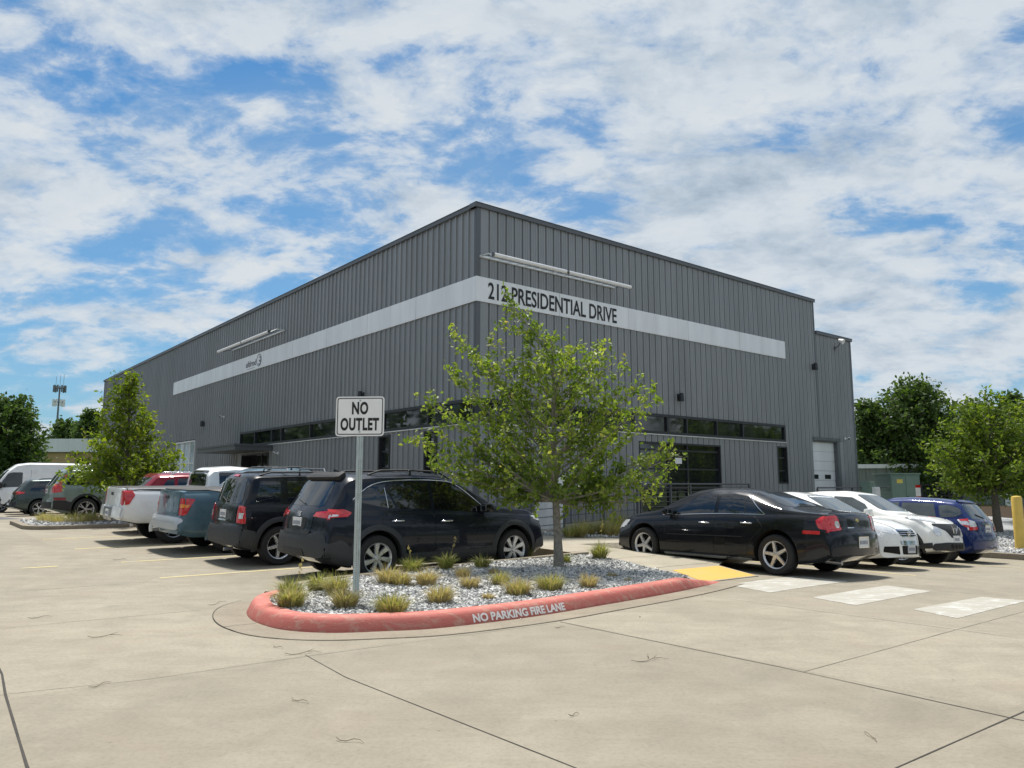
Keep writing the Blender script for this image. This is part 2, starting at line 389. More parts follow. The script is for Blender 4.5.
# left-hand normal of the path points into the island when walked from the tip along the front
zs=lambda t: 1.0 if t<.90 else max(.06,1-(t-.90)/.10)
rc=sweep(front,CP,lambda t: zs(t),'red_curb','red_curb_paint'); keep(rc,island)
gut=[(q[0],q[1]) for q in front]
def offset_path(path,o):
    out=[];n=len(path)
    for i,p in enumerate(path):
        a=path[max(0,i-1)];b=path[min(n-1,i+1)]; d=Vector((b[0]-a[0],b[1]-a[1])).normalized(); out.append((p[0]-d.y*o,p[1]+d.x*o))
    return out
outer=offset_path(front,-.36)
g=ground_slab('curb_gutter',[*front,*reversed(outer)],'gutter_concrete',top=.005,bot=-.04,step=.5,kind=None); keep(g,island)
mb=MB(); strip(mb,outer,.009,.009)
crack=[offset_path(front,o)[22] for o in (-.36,-.2,-.02)]; strip(mb,[crack[0],(crack[1][0]+.03,crack[1][1]),crack[2]],.010,.009)
keep(mb.build('gutter_joint','joint'),island)
# a crack runs up the face of the curb
mb=MB(); i0=24; pa=[]
for o,z in [(-.003,.0),(.011,.036),(.029,.077),(.047,.113),(.068,.137),(.098,.149),(.13,.153),(.23,.153)]:
    q=offset_path(front,o)[i0]; q=(q[0]+.02*math.sin(z*50)+z*.25,q[1]); x,y=P(*q); pa.append((x,y,float(guv(*q))+z))
mb.tube(pa,.0025,4); keep(mb.build('curb_crack','joint'),island)
inner=offset_path(front,.245)
back=[(3.95,9.72),(4.2,9.98),(4.7,10.2),(5.6,10.28),(7,10.32),(8.6,10.34),(10.15,10.36)]
def ztop(u,v): return .115+.030*min(max(v-7.5,0),2.5)*min(max((u-4)/4,0),1)
side=[(10.15,10.36),(9.98,9.3),(9.62,8.2),(9.42,7.45)]
gpoly=[inner[3]]+inner[5:-4:2]+[(9.42,7.40)]+side[:0:-1][1:]+back[::-1][:-1]
gb=ground_slab('gravel_base',gpoly,mat('gravel_base',(.30,.31,.32),.9,var=.45,vscale=40,bump=.8,bscale=60),top=lambda u,v: ztop(u,v)-.02,bot=-.04,step=.25,kind=None); keep(gb,island)
bc=sweep(smooth_path([(3.80,9.58)]+back[1:],5)[::-1],[(-.0,-.04),(0,.0),(.0,.13),(.012,.14),(.14,.14),(.15,.13),(.15,-.04)],lambda t:1.0+ (.75*max(0,1-t*1.2)),'back_curb','gutter_concrete'); keep(bc,island)
def pebbles(name,poly,n,r0,r1,zf,cols,seed,parent=None,label=None):
    rng=np.random.default_rng(seed); pl=np.array(poly); lo=pl.min(0);hi=pl.max(0)
    pts=[]
    x,y=pl[:,0],pl[:,1]
    while len(pts)<n:
        q=rng.uniform(lo,hi,(n*2,2)); ins=np.zeros(len(q),bool); j=len(pl)-1
        for i in range(len(pl)):
            c=((y[i]>q[:,1])!=(y[j]>q[:,1]))&(q[:,0]<(x[j]-x[i])*(q[:,1]-y[i])/(y[j]-y[i]+1e-12)+x[i]); ins^=c; j=i
        pts+=q[ins].tolist()
    pts=np.array(pts[:n])
    base=np.array([(1,0,0),(0,1,0),(-1,0,0),(0,-1,0),(.1,.1,1),(-.1,.05,-1),(.62,.6,.6),(-.6,.62,.5),(-.6,-.55,.62),(.62,-.6,.5)],float)
    F=np.array([(0,6,9),(6,0,1),(1,7,6),(7,1,2),(2,8,7),(8,2,3),(3,9,8),(9,3,0),(6,7,4),(7,8,4),(8,9,4),(9,6,4),(0,5,1),(1,5,2),(2,5,3),(3,5,0)])
    k=len(base); r=rng.uniform(r0,r1,n)**1.0
    b=base[None]*(1+rng.uniform(-.28,.28,(n,k,3)))*r[:,None,None]*rng.uniform((.7,.6,.45),(1.35,1.0,.8),(n,3))[:,None,:]
    q=rng.normal(size=(n,4)); q[:,1:3]*=.45; q/=np.linalg.norm(q,axis=1)[:,None]; w,xq,yq,zq=q.T
    Rm=np.stack([1-2*(yq**2+zq**2),2*(xq*yq-w*zq),2*(xq*zq+w*yq),2*(xq*yq+w*zq),1-2*(xq**2+zq**2),2*(yq*zq-w*xq),2*(xq*zq-w*yq),2*(yq*zq+w*xq),1-2*(xq**2+yq**2)],1).reshape(n,3,3)
    b=np.einsum('nij,nkj->nki',Rm,b)
    X=pts[:,0]*UX+pts[:,1]*VX; Y=pts[:,0]*UY+pts[:,1]*VY
    Z=guv(pts[:,0],pts[:,1])+np.array([zf(a,c) for a,c in pts])+rng.uniform(-.012,.012,n)
    co=b+np.stack([X,Y,Z],1)[:,None,:]
    FF=(F[None]+(np.arange(n)*k)[:,None,None]).reshape(-1,3)
    me=bpy.data.meshes.new(name); me.from_pydata(co.reshape(-1,3).tolist(),[],FF.tolist()); me.update()
    at=me.color_attributes.new('Col','FLOAT_COLOR','POINT'); val=rng.random(n).repeat(k)
    at.data.foreach_set('color',np.stack([val]*3+[np.ones_like(val)],1).ravel())
    o=link(name,me,cols,parent); return o
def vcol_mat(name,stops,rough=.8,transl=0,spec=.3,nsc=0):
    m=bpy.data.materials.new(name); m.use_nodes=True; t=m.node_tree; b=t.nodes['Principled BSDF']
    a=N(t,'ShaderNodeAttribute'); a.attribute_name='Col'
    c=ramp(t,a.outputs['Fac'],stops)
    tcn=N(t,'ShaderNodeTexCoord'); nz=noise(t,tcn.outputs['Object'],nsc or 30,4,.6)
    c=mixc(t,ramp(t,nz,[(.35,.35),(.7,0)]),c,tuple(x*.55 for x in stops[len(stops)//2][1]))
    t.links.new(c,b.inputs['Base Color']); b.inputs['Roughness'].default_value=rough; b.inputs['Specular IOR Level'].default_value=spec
    if transl:
        tr=N(t,'ShaderNodeBsdfTranslucent'); t.links.new(mixc(t,1.0,c,(1.25,1.3,.6),'MULTIPLY'),tr.inputs[0])
        mx=N(t,'ShaderNodeMixShader'); mx.inputs[0].default_value=transl; t.links.new(b.outputs[0],mx.inputs[1]); t.links.new(tr.outputs[0],mx.inputs[2])
        t.links.new(mx.outputs[0],t.nodes['Material Output'].inputs[0])
    M[name]=m; return m
vcol_mat('pebble',[(0,(.17,.17,.17)),(.22,(.34,.34,.335)),(.5,(.52,.52,.51)),(1,(.76,.755,.73))])
pb=pebbles('gravel',gpoly,21000,.013,.034,ztop,'pebble',4); pb['kind']='stuff'; tag(pb,'loose grey and white crushed stone filling the island','gravel')
# lettering on the curb face
def curb_text():
    txt='NO PARKING FIRE LANE'; cum=[0]
    for a,b in zip(front[:-1],front[1:]): cum.append(cum[-1]+math.hypot(b[0]-a[0],b[1]-a[1]))
    def atlen(s):
        for i in range(len(cum)-1):
            if cum[i+1]>=s: t=(s-cum[i])/(cum[i+1]-cum[i]); a,b=front[i],front[i+1]; d=Vector((b[0]-a[0],b[1]-a[1])).normalized(); return (a[0]+(b[0]-a[0])*t,a[1]+(b[1]-a[1])*t),d
    # start where u is about 4.78
    s0=next(c for c,p in zip(cum,front) if p[0]>4.84 and p[1]<8)
    me=text_mesh(txt,.155,ext=0,sx=.62,bold=.006); xs=[v.co.x for v in me.vertices]; L=max(xs)-min(xs)
    k=1.32/L; h=.112/.155   # lettering height on the slope
    for v in me.vertices:
        s=s0+v.co.x*k; z0=v.co.y; (u,vv),d=atlen(s); nx,ny=-d.y,d.x
        q=.028+z0*h*1.05           # arc length up the face
        # face runs (.005,.02)->(.085,.132)
        t=q/.15; off=.008+.092*t; zz_=.012+.128*min(t,1.0)+.0
        # rounded profile: interpolate the curb profile by height
        pr=CP[1:8]; acc=0
        for (o1,h1),(o2,h2) in zip(pr[:-1],pr[1:]):
            l=math.hypot(o2-o1,h2-h1)
            if acc+l>=q or (o2,h2)==pr[-1]:
                tt=(q-acc)/l; off=o1+(o2-o1)*tt; zz_=h1+(h2-h1)*tt; nn=((h2-h1)/l,(o2-o1)/l); break
            acc+=l
        off-=nn[0]*.004; zz_+=nn[1]*.004
        U_,V_=u+nx*off,vv+ny*off; x,y=P(U_,V_); v.co=(x,y,float(guv(U_,V_))+zz_)
    keep(link('curb_lettering',me,mat('white_letter_paint',(.75,.72,.70),.7,var=.12,vscale=30)),island)
curb_text()

# ---- sidewalk, curb ramp and the paved apron in front of the building
def zwalk(u,v): 
    t=min(max((v-7.35)/1.1,0),1); return .012+.12*t+.03*min(max(v-8.4,0),3)
walk=[(9.45,7.32),(11.15,7.32),(11.30,8.2),(11.30,12.0),(CU+7.5,12.0),(CU+20,12.0),(CU+20,CV-.05),(CU+.05,CV-.05),(CU-.05,CV+34),(10.35,CV+34),(10.35,10.62),(10.17,10.38),(10.0,9.3),(9.64,8.2)]
ground_slab('sidewalk',walk,'sidewalk_concrete',top=zwalk,bot=-.06,step=.4)
ground_slab('ramp_warning_paint',[(9.75,7.36),(11.12,7.36),(11.22,8.15),(10.0,8.15)],'yellow_road_paint',top=lambda u,v: zwalk(u,v)+.004,bot=-.01,step=.3)
mb=MB()
for v0 in (8.4,9.6,10.8): strip(mb,[(9.9,v0),(11.3,v0)],.012,zwalk(10,v0)+.003)
for v0 in (13,14.5,16,18,20,22): strip(mb,[(10.4,v0),(12.1,v0)],.012,zwalk(10,v0)+.003)
mb.build('sidewalk_joint','joint')['kind']='structure'
for k,(a,b,c,d) in enumerate([((9.80,6.97),(11.85,7.0),(11.68,6.1),(9.55,6.1)),((9.56,5.49),(11.69,5.49),(11.52,4.80),(9.35,4.79)),((9.58,4.22),(11.46,4.14),(11.52,3.63),(9.32,3.63)),((9.55,2.98),(11.5,2.98),(11.5,2.3),(9.4,2.3))]):
    o=ground_slab('crosswalk_stripe',[a,b,c,d],'white_road_paint',top=.004,bot=-.01,step=.5,kind='structure')
# parking bay lines
for (u0,u1,v0) in [(3.45,9.9,12.95),(3.45,9.9,15.5),(3.2,9.9,18.45),(3.0,9.9,21.2),(1.9,2.45,15.46)]:
    ground_slab('parking_line',[(u0,v0-.05),(u1,v0-.05),(u1,v0+.05),(u0,v0+.05)],'faded_yellow_paint',top=.004,bot=-.01,step=.5)
for u0 in (13.85,16.5,19.1,21.8):
    ground_slab('parking_line',[(u0-.05,6.0),(u0+.05,6.0),(u0+.05,11.9),(u0-.05,11.9)],'faded_yellow_paint',top=.004,bot=-.01,step=.5)

# ---- second island, far left
isl2=round_poly([(3.0,24.3),(9.8,24.3),(9.8,28.3),(3.0,28.3)],.8,6)
i2=empty('far_curbed_island',(*P(6.4,26.3),0)); tag(i2,'small concrete curbed island with dry grass under the left tree','island')
keep(ground_slab('curb',isl2,'gutter_concrete',top=.10,bot=-.05,kind=None),i2)
isl2b=round_poly([(3.2,24.5),(9.6,24.5),(9.6,28.1),(3.2,28.1)],.7,6)
keep(ground_slab('gravel_base',isl2b,'gravel_base',top=.104,bot=-.05,kind=None),i2)
pp=pebbles('gravel',isl2b,1500,.03,.06,lambda u,v:.11,'pebble',8); pp['kind']='stuff'; tag(pp,'pale gravel on the far left island','gravel')
# ---- gravel bed on the right
bedr=[(23.4,5.2),(34,5.2),(40,16),(30,16),(25.2,11.9),(23.4,11.4)]
br=empty('gravel_bed',(*P(28,9),0)); tag(br,'raised curbed gravel bed at the right edge behind the blue hatchback','planting bed')
keep(ground_slab('curb',bedr,'gutter_concrete',top=.15,bot=-.05,step=1,kind=None),br)
bedr2=[(23.65,5.4),(33.8,5.4),(39.6,15.8),(30.1,15.8),(25.3,11.7),(23.65,11.2)]
keep(ground_slab('gravel_base',bedr2,'gravel_base',top=lambda u,v:.155+.05*max(0,u-24.5)*.6,bot=-.05,step=.7,kind=None),br)
pp=pebbles('gravel',[(23.65,5.4),(29.5,5.4),(30.5,12.5),(25.3,11.7),(23.65,11.2)],4500,.03,.07,lambda u,v:.16+.05*max(0,u-24.5)*.6,'pebble',9); pp['kind']='stuff'; tag(pp,'grey gravel in the right hand planting bed','gravel')
mat('mulch',(.05,.036,.024),.95,0,.1,var=.4,vscale=25,bump=.8,bscale=30)
o=ground_slab('mulch_strip',[(34.2,7.0),(48,7.0),(52,20),(38,16)],'mulch',top=lambda u,v:.16+.03*max(0,u-34),bot=-.05,step=1.5)
# ================================================================ BUILDING
def metal_panel(name,col,rough=.45):
    m=bpy.data.materials.new(name); m.use_nodes=True; t=m.node_tree; b=t.nodes['Principled BSDF']; tcn=N(t,'ShaderNodeTexCoord')
    mp=N(t,'ShaderNodeMapping'); mp.inputs['Scale'].default_value=(1,1,.12); t.links.new(tcn.outputs['Object'],mp.inputs[0])
    a=noise(t,mp.outputs[0],1.3,6,.6); c=noise(t,mp.outputs[0],9,4,.6)
    cc=ramp(t,a,[(.3,tuple(x*.90 for x in col)),(.7,tuple(x*1.10 for x in col))])
    cc=mixc(t,ramp(t,c,[(.5,0),(.75,.22)]),cc,tuple(x*.75 for x in col))
    t.links.new(cc,b.inputs['Base Color']); b.inputs['Roughness'].default_value=rough; b.inputs['Metallic'].default_value=.25; b.inputs['Specular IOR Level'].default_value=.45
    bn=N(t,'ShaderNodeBump'); bn.inputs['Strength'].default_value=.25; bn.inputs['Distance'].default_value=.01
    oc=noise(t,mp.outputs[0],2.2,3,.5); t.links.new(oc,bn.inputs['Height']); t.links.new(bn.outputs[0],b.inputs['Normal'])
    M[name]=m
metal_panel('wall_panel',(.262,.277,.290)); metal_panel('trim_panel',(.115,.126,.138)); metal_panel('frame_dark',(.035,.038,.043),.4)
metal_panel('white_panel',(.80,.82,.84),.5); metal_panel('shed_panel',(.19,.215,.20)); metal_panel('white_trim',(.72,.74,.74),.5)
mat('railing_paint',(.10,.105,.115),.45,.3,var=.1,vscale=8)
mat('ink',(.012,.012,.014),.5,var=.2,vscale=10)
mat('white_plastic',(.78,.79,.80),.4,var=.06,vscale=8)
def wmap(side):
    """L along the wall, o outward, z"""
    if side=='R':
        return lambda L,o,z:(*P(CU+L,CV-o),z)
    return lambda L,o,z:(*P(CU-o,CV+L),z)
WR,WL=wmap('R'),wmap('L')
building=empty('warehouse_building',(*P(CU,CV),0))
tag(building,'large dark grey ribbed metal warehouse with a white sign band and black strip windows','building')
def B(o): return keep(o,building)
def ribbed(mb,T,L0,L1,z0,z1,pitch=.3048,phase=.12,raised=None):
    if raised is None: raised=(T is WL)
    if raised: return ribbed_up(mb,T,L0,L1,z0,z1,pitch,phase)
    return ribbed_in(mb,T,L0,L1,z0,z1,pitch,phase)
def ribbed_up(mb,T,L0,L1,z0,z1,pitch,phase):
    pr=[(L0,-.02)]; k=math.floor((L0-phase)/pitch)
    while True:
        c=phase+k*pitch; k+=1
        if c+.06>=L1: break
        if c-.06<=L0: continue
        pr+=[(c-.050,-.02),(c-.040,.022),(c+.012,.022),(c+.03,-.02)]
    pr.append((L1,-.02)); V=[T(l,o,z) for z in (z0,z1) for l,o in pr]; n=len(pr)
    mb.add(V,[(i,i+1,n+i+1,n+i) for i in range(n-1)])
def ribbed_in(mb,T,L0,L1,z0,z1,pitch=.3048,phase=.12):
    """wall sheet with narrow recessed grooves, extruded vertically"""
    g0,g1,d=.030,.014,.042
    pr=[(L0,0)]
    k=math.floor((L0-phase)/pitch)
    while True:
        c=phase+k*pitch; k+=1
        if c+g0>=L1: break
        if c-g0<=L0: continue
        # a shallow secondary rib in the middle of each pan
        pr+=[(c-g0,0),(c-g1,-d),(c+g1,-d),(c+g0,0)]
        for q in (c+pitch*.36,c+pitch*.64):
            if q+.016<L1: pr+=[(q-.016,0),(q,.015),(q+.016,0)]
    pr.append((L1,0))
    V=[T(l,o,z) for z in (z0,z1) for l,o in pr]; n=len(pr)
    mb.add(V,[(i,i+1,n+i+1,n+i) for i in range(n-1)])
def bx(mb,T,L0,L1,o0,o1,z0,z1):
    mb.box(L0,L1,o0,o1,z0,z1,T=lambda a,b,c:T(a,b,c))
ZR,ZA=9.20,7.86; ZB0,ZB1=6.466,7.16; ZS0,ZS1=3.18,3.757
LR,LA=17.66,20.72; LLn=46.8; LLend=17.73; LRend=15.09
# openings below the strip: (L0,L1,z0,z1)
opR=[(6.50,10.85,.42,2.87),(14.48,15.18,1.52,2.96)]
opL=[(1.87,2.56,1.45,3.03),(4.52,5.22,1.45,3.03),(14.35,17.45,.3,2.80),(24.2,27.45,1.2,3.76)]
wm=MB()
# right wall
ribbed(wm,WR,.12,LR,ZS1+.04,ZR)
def lower(T,L0,L1,z0,z1,ops):
    x=L0
    for (a,b,c,d) in sorted(ops):
        ribbed(wm,T,x,a,z0,z1); 
        if d<z1: ribbed(wm,T,a,b,d,z1)
        if c>z0: ribbed(wm,T,a,b,z0,c)
        x=b
    ribbed(wm,T,x,L1,z0,z1)
lower(WR,.12,LRend+.05,-.3,ZS0-.04,opR)
ribbed(wm,WR,LRend+.05,LR,3.30,ZS1+.04); ribbed(wm,WR,LRend+.05,17.10,-.3,3.30)
# annex with overhead door
ribbed(wm,WR,LR+.06,LA,3.30,ZA); ribbed(wm,WR,19.32,LA,-.6,3.30)
# left wall
ribbed(wm,WL,.12,LLn,ZS1+.04,ZR)
lower(WL,.12,LLend+.05,-.3,ZS0-.04,opL[:3])
ribbed(wm,WL,LLend+.05,24.2,-.3,ZS1+.04); ribbed(wm,WL,27.45,LLn,-.3,ZS1+.04); ribbed(wm,WL,24.2,27.45,-.3,1.2)
B(wm.build('wall','wall_panel'))
# back + roof
mb=MB()
def quad(mb,a,b,c,d): mb.add([a,b,c,d],[(0,1,2,3)])
A0=(CU,CV);W2=LR;W3=LLn
def pz(u,v,z): return (*P(u,v),z)
mb.add([pz(CU,CV,ZR-.05),pz(CU+LR,CV,ZR-.05),pz(CU+LR,CV+LLn,ZR-.05),pz(CU,CV+LLn,ZR-.05)],[(0,1,2,3)])
mb.add([pz(CU+LR,CV+.02,ZA-.05),pz(CU+LA,CV+.02,ZA-.05),pz(CU+LA,CV+LLn*.8,ZA-.05),pz(CU+LR,CV+LLn*.8,ZA-.05)],[(0,1,2,3)])
B(mb.build('roof','white_trim'))
mb=MB()
mb.add([pz(CU+LR,CV+.3,-.6),pz(CU+LR,CV+LLn,-.6),pz(CU+LR,CV+LLn,ZR),pz(CU+LR,CV+.3,ZR)],[(0,1,2,3)])
mb.add([pz(CU+LA,CV,-.6),pz(CU+LA,CV+LLn*.8,-.6),pz(CU+LA,CV+LLn*.8,ZA),pz(CU+LA,CV,ZA)],[(0,1,2,3)])
mb.add([pz(CU,CV+LLn,-.6),pz(CU+LR,CV+LLn,-.6),pz(CU+LR,CV+LLn,ZR),pz(CU,CV+LLn,ZR)],[(0,1,2,3)])
mb.add([pz(CU+LR,CV+LLn*.8,-.6),pz(CU+LA,CV+LLn*.8,-.6),pz(CU+LA,CV+LLn*.8,ZA),pz(CU+LR,CV+LLn*.8,ZA)],[(0,1,2,3)])
B(mb.build('rear_wall','wall_panel'))
# corner trim, roof coping
mb=MB(); bx(mb,WR,-.012,.12,-.05,.012,-.3,ZR-.07); bx(mb,WL,.0,.12,-.05,.012,-.3,ZR-.07); B(mb.build('corner_trim','trim_panel'))
for T_,a_,b_,c_,d_,e_,f_ in ((WR,LR-.02,LR+.06,-.06,.014,3.43,ZR-.07),(WR,LA-.10,LA+.012,-.10,.014,-.6,ZA-.07),(WL,LLn-.1,LLn+.012,-.1,.014,-.4,ZR-.07)):
    mb=MB(); bx(mb,T_,a_,b_,c_,d_,e_,f_); B(mb.build('corner_trim','trim_panel'))
mb=MB()
for T,L0,L1,z in ((WR,-.10,LR+.1,ZR),(WL,.0,LLn+.1,ZR),(WR,LR+.10,LA+.06,ZA)):
    o=.07
    bx(mb,T,L0,L1,-.25,o,z-.06,z+.05); bx(mb,T,L0,L1,-.22,o+.015,z+.053,z+.07)
B(mb.build('roof_coping','trim_panel'))
# sign band
mb=MB(); bx(mb,WR,-.045,15.30,.006,.045,ZB0,ZB1); bx(mb,WL,0.003,28.47,.006,.045,ZB0,ZB1)
band=B(mb.build('sign_band','white_panel'))
for T,xs in ((WR,(3.05,6.1,9.15,12.2)),(WL,(3.05,6.1,9.15,12.2,15.25,18.3,21.35,24.4))):
    for x in xs: mb=MB(); bx(mb,T,x-.003,x+.003,.040,.0465,ZB0+.002,ZB1-.002); B(mb.build('band_joint','trim_panel'))
# lettering
def wall_text(T,txt,L,z,h,sx,bold,width=None,name='lettering',m='ink',mirror=False,out=.048):
    me=text_mesh(txt,h/.70,ext=.004,sx=sx,bold=bold); xs=[v.co.x for v in me.vertices]; x0,x1=min(xs),max(xs); k=(width/(x1-x0)) if width else 1
    for v in me.vertices:
        x,y,zz=v.co; X=(x-x0)*k
        v.co=T(L-X if mirror else L+X,out+.004+zz,z+y)
    return B(link(name,me,m))
wall_text(WR,'212 PRESIDENTIAL DRIVE',.36,6.585,.46,.62,.009,5.16,name='address_lettering')
# company mark on the left band: small grey lettering next to a round mark  (reads left to right = decreasing L)
mat('logo_grey',(.16,.17,.20),.5,var=.2,vscale=10)
wall_text(WL,'altired',17.25,6.66,.27,.62,.004,1.20,name='logo_lettering',m='logo_grey',mirror=True)
mb=MB()
def ring(mb,T,L,z,r0,r1,o0,o1,sx=1,a0=0,a1=360,n=28):
    V=[];
    for i in range(n+1):
        a=R(a0+(a1-a0)*i/n)
        for r,o in ((r0,o0),(r1,o0),(r1,o1),(r0,o1)): V.append(T(L-r*math.cos(a)*sx,o,z+r*math.sin(a)))
    F=[]
    for i in range(n):
        for j in range(4): F.append((4*i+j,4*i+(j+1)%4,4*i+4+(j+1)%4,4*i+4+j))
    mb.add(V,F)
ring(mb,WL,15.72,6.83,.235,.275,.046,.052); ring(mb,WL,15.62,6.87,.06,.12,.046,.052,1.1,-140,140); ring(mb,WL,15.66,6.72,.06,.12,.046,.052,1.1,-160,100)
bx(mb,WL,16.15,17.15,.046,.050,6.56,6.575)
B(mb.build('logo_mark','logo_grey'))
# strip windows wrap the corner
def window_run(T,L0,L1,mull,z0,z1,name='strip_window',m='glass_win',back=-.10):
    mb=MB(); fo=.022
    bx(mb,T,L0,L1,-.12,fo,z0-.045,z0+.045); bx(mb,T,L0,L1,-.12,fo,z1-.045,z1+.045)
    for x in [L0+.035]+list(mull)+[L1-.035]: bx(mb,T,x-.035,x+.035,-.10,fo-.006,z0+.046,z1-.046)
    fr=B(mb.build(name,'frame_dark'))
    xs=[L0]+list(mull)+[L1]
    for a,b in zip(xs[:-1],xs[1:]):
        mb=MB(); bx(mb,T,a+.036,b-.036,-.07,-.05,z0+.046,z1-.046); p=mb.build('pane',m); p.parent=fr
    return fr
def fixinv(fr): pass
window_run(WR,.10,LRend,[1.55,3.1,4.7,6.3,7.95,8.98,10.68,12.27],ZS0,ZS1)
window_run(WL,.10,LLend,[2.35,4.98,7.7,10.41,13.11,14.1,15.96],ZS0,ZS1)
mb=MB(); bx(mb,WR,-.024,.10,-.1,.024,ZS0-.05,ZS1+.05); bx(mb,WL,.024,.10,-.1,.024,ZS0-.05,ZS1+.05); B(mb.build('corner_mullion','frame_dark'))
mb=MB(); bx(mb,WR,.10,LRend+.02,-.05,.05,ZS0-.075,ZS0-.048); bx(mb,WL,.10,LLend+.02,-.05,.05,ZS0-.075,ZS0-.048); B(mb.build('sill_flashing','white_trim'))
def framed(T,L0,L1,z0,z1,vs,hs,name,m='glass_win',fm='frame_dark',rec=.10,w=.035):
    mb=MB()
    bx(mb,T,L0,L1,-rec-.06,.012,z0,z0+w*1.6); bx(mb,T,L0,L1,-rec-.06,.012,z1-w*1.6,z1)
    bx(mb,T,L0,L0+w*1.6,-rec-.06,.010,z0+w*1.6,z1-w*1.6); bx(mb,T,L1-w*1.6,L1,-rec-.06,.010,z0+w*1.6,z1-w*1.6)
    for x in vs: bx(mb,T,x-w,x+w,-rec-.05,-rec+.04,z0+w*1.6,z1-w*1.6)
    edges=[L0+w*1.6]+list(vs)+[L1-w*1.6]
    for z in hs:
        for a,b in zip(edges[:-1],edges[1:]): bx(mb,T,a+w*.98,b-w*.98,-rec-.045,-rec+.035,z-w*.8,z+w*.8)
    fr=B(mb.build(name,fm))
    mb=MB(); bx(mb,T,L0+.01,L1-.01,-rec-.02,-rec-.008,z0+.01,z1-.01); p=mb.build('pane',m); p.parent=fr
    return fr
fr=framed(WR,6.50,10.85,.42,2.87,[8.05,9.05],[1.35,2.0,2.62],'storefront_window')
framed(WR,14.48,15.18,1.52,2.96,[],[2.02,2.52],'slot_window')
framed(WL,1.87,2.56,1.45,3.03,[],[2.0,2.52],'slot_window'); framed(WL,4.52,5.22,1.45,3.03,[],[2.0,2.52],'slot_window')
framed(WL,24.2,27.45,1.2,3.76,[25.25,26.35],[2.6],'tall_window',m=mat('glass_pale',(.32,.42,.45),.08,0,.9,var=.25,vscale=1.5),fm='white_trim',w=.045)
# notice taped in the entrance door
mb=MB(); bx(mb,WR,8.42,8.78,-.105,-.100,2.18,2.38); B(mb.build('door_notice','white_plastic'))
mb=MB(); bx(mb,WR,8.98,9.02,-.06,-.03,1.1,1.6); B(mb.build('door_handle','chrome'))
# left entrance: dark doors below a flat canopy
fr=framed(WL,14.35,17.45,.3,2.80,[15.9],[1.2,2.2],'entrance_door',rec=.35)
mb=MB(); o=1.55; bx(mb,WL,13.9,18.6,.02,o,2.86,3.02); bx(mb,WL,13.86,18.64,.02,o+.04,3.025,3.10)
B(mb.build('entrance_canopy','trim_panel'))
# overhead door in the annex
mb=MB()
for i in range(9):
    z=-.35+i*.4; bx(mb,WR,17.16,19.1,-.22,-.18,z+.004,z+.396)
    bx(mb,WR,17.16,19.1,-.18,-.172,z+.03,z+.37)
od=B(mb.build('overhead_door','white_panel'))
for a in (17.25,18.25):
    mb=MB(); bx(mb,WR,a,a+.48,-.172,-.165,1.72,1.90); p=mb.build('door_window','glass_win'); p.parent=od
mb=MB(); bx(mb,WR,19.1,19.32,-.25,-.002,-.6,3.30); bx(mb,WR,17.06,17.16,-.25,-.03,-.6,3.30); bx(mb,WR,17.06,19.32,-.25,-.03,3.26,3.32)
B(mb.build('door_jamb','trim_panel'))
mb=MB(); bx(mb,WR,17.1,19.3,.02,.05,3.32,3.42); B(mb.build('door_head_trim','trim_panel'))

# ---- things fixed to the walls
def sign_light(T,L0,L1,z,tz,rev,label):
    """long tubular sign light on arms"""
    root=empty('sign_light',T((L0+L1)/2,0,z)); tag(root,label,'sign light','tubular lights above the sign band')
    mb=MB(); bx(mb,T,L0,L1,.015,.075,z-.04,z+.02); keep(mb.build('wall_rail','white_trim'),root)
    n=3
    for i in range(n):
        mb=MB(); x=L0+.05+(L1-L0-.1)*i/(n-1); mb.tube([T(x,.05,z),T(x,.35,z+.0),T(x,.7,tz-.05)],.018,6)
        keep(mb.build('arm','white_trim'),root)
    m=(L0+L1)/2
    for a,b in ((L0-.05,m-.05),(m+.05,L1+.05)): mb=MB(); mb.tube([T(a,.7,tz),T(b,.7,tz)],.055,12); keep(mb.build('lamp_tube','white_plastic',smooth=40),root)
    mb=MB(); mb.tube([T(m-.05,.7,tz),T(m+.05,.7,tz)],.045,8)
    for e in (L0-.05,L1+.05): mb.tube([T(e-.012,.7,tz),T(e+.012,.7,tz)],.062,12)
    # thin wire grille between the tube and the wall
    k=int((L1-L0)/.3)
    for i in range(k+1): 
        x=L0+(L1-L0)*i/k; mb.tube([T(x,.08,z-.01),T(x,.66,tz-.04)],.006,4)
    keep(mb.build('bracket','railing_paint'),root)
sign_light(WR,.08,5.45,7.75,7.62,0,'long white tubular sign light above the street address')
sign_light(WL,13.1,19.1,7.74,7.58,0,'long white tubular sign light above the round company mark on the left wall')
def wall_lamp(T,L,z,label):
    r=empty('wall_lamp',T(L,0,z)); tag(r,label,'wall lamp','black sconces on the ribbed walls')
    mb=MB(); bx(mb,T,L-.07,L+.07,.012,.05,z-.12,z+.12); keep(mb.build('backplate','frame_dark',bevel=.008),r)
    mb=MB(); mb.lathe([(.0,z+.15),(.07,z+.14),(.085,z+.02),(.095,z-.13),(.08,z-.135),(.0,z-.10)],14,T=lambda a,b,c:(T(L,.15,0)[0]+a,T(L,.15,0)[1]+b,c)); keep(mb.build('lamp_shade','frame_dark',smooth=50),r)
wall_lamp(WR,8.55,4.42,'black wall lamp on the right facade above the strip windows')
wall_lamp(WL,6.28,4.42,'black wall lamp directly above the no outlet sign')
wall_lamp(WL,22.74,4.5,'small black wall lamp far along the left facade')
wall_lamp(WR,17.4,6.35,'small dark lamp at the step between tall and low roof')
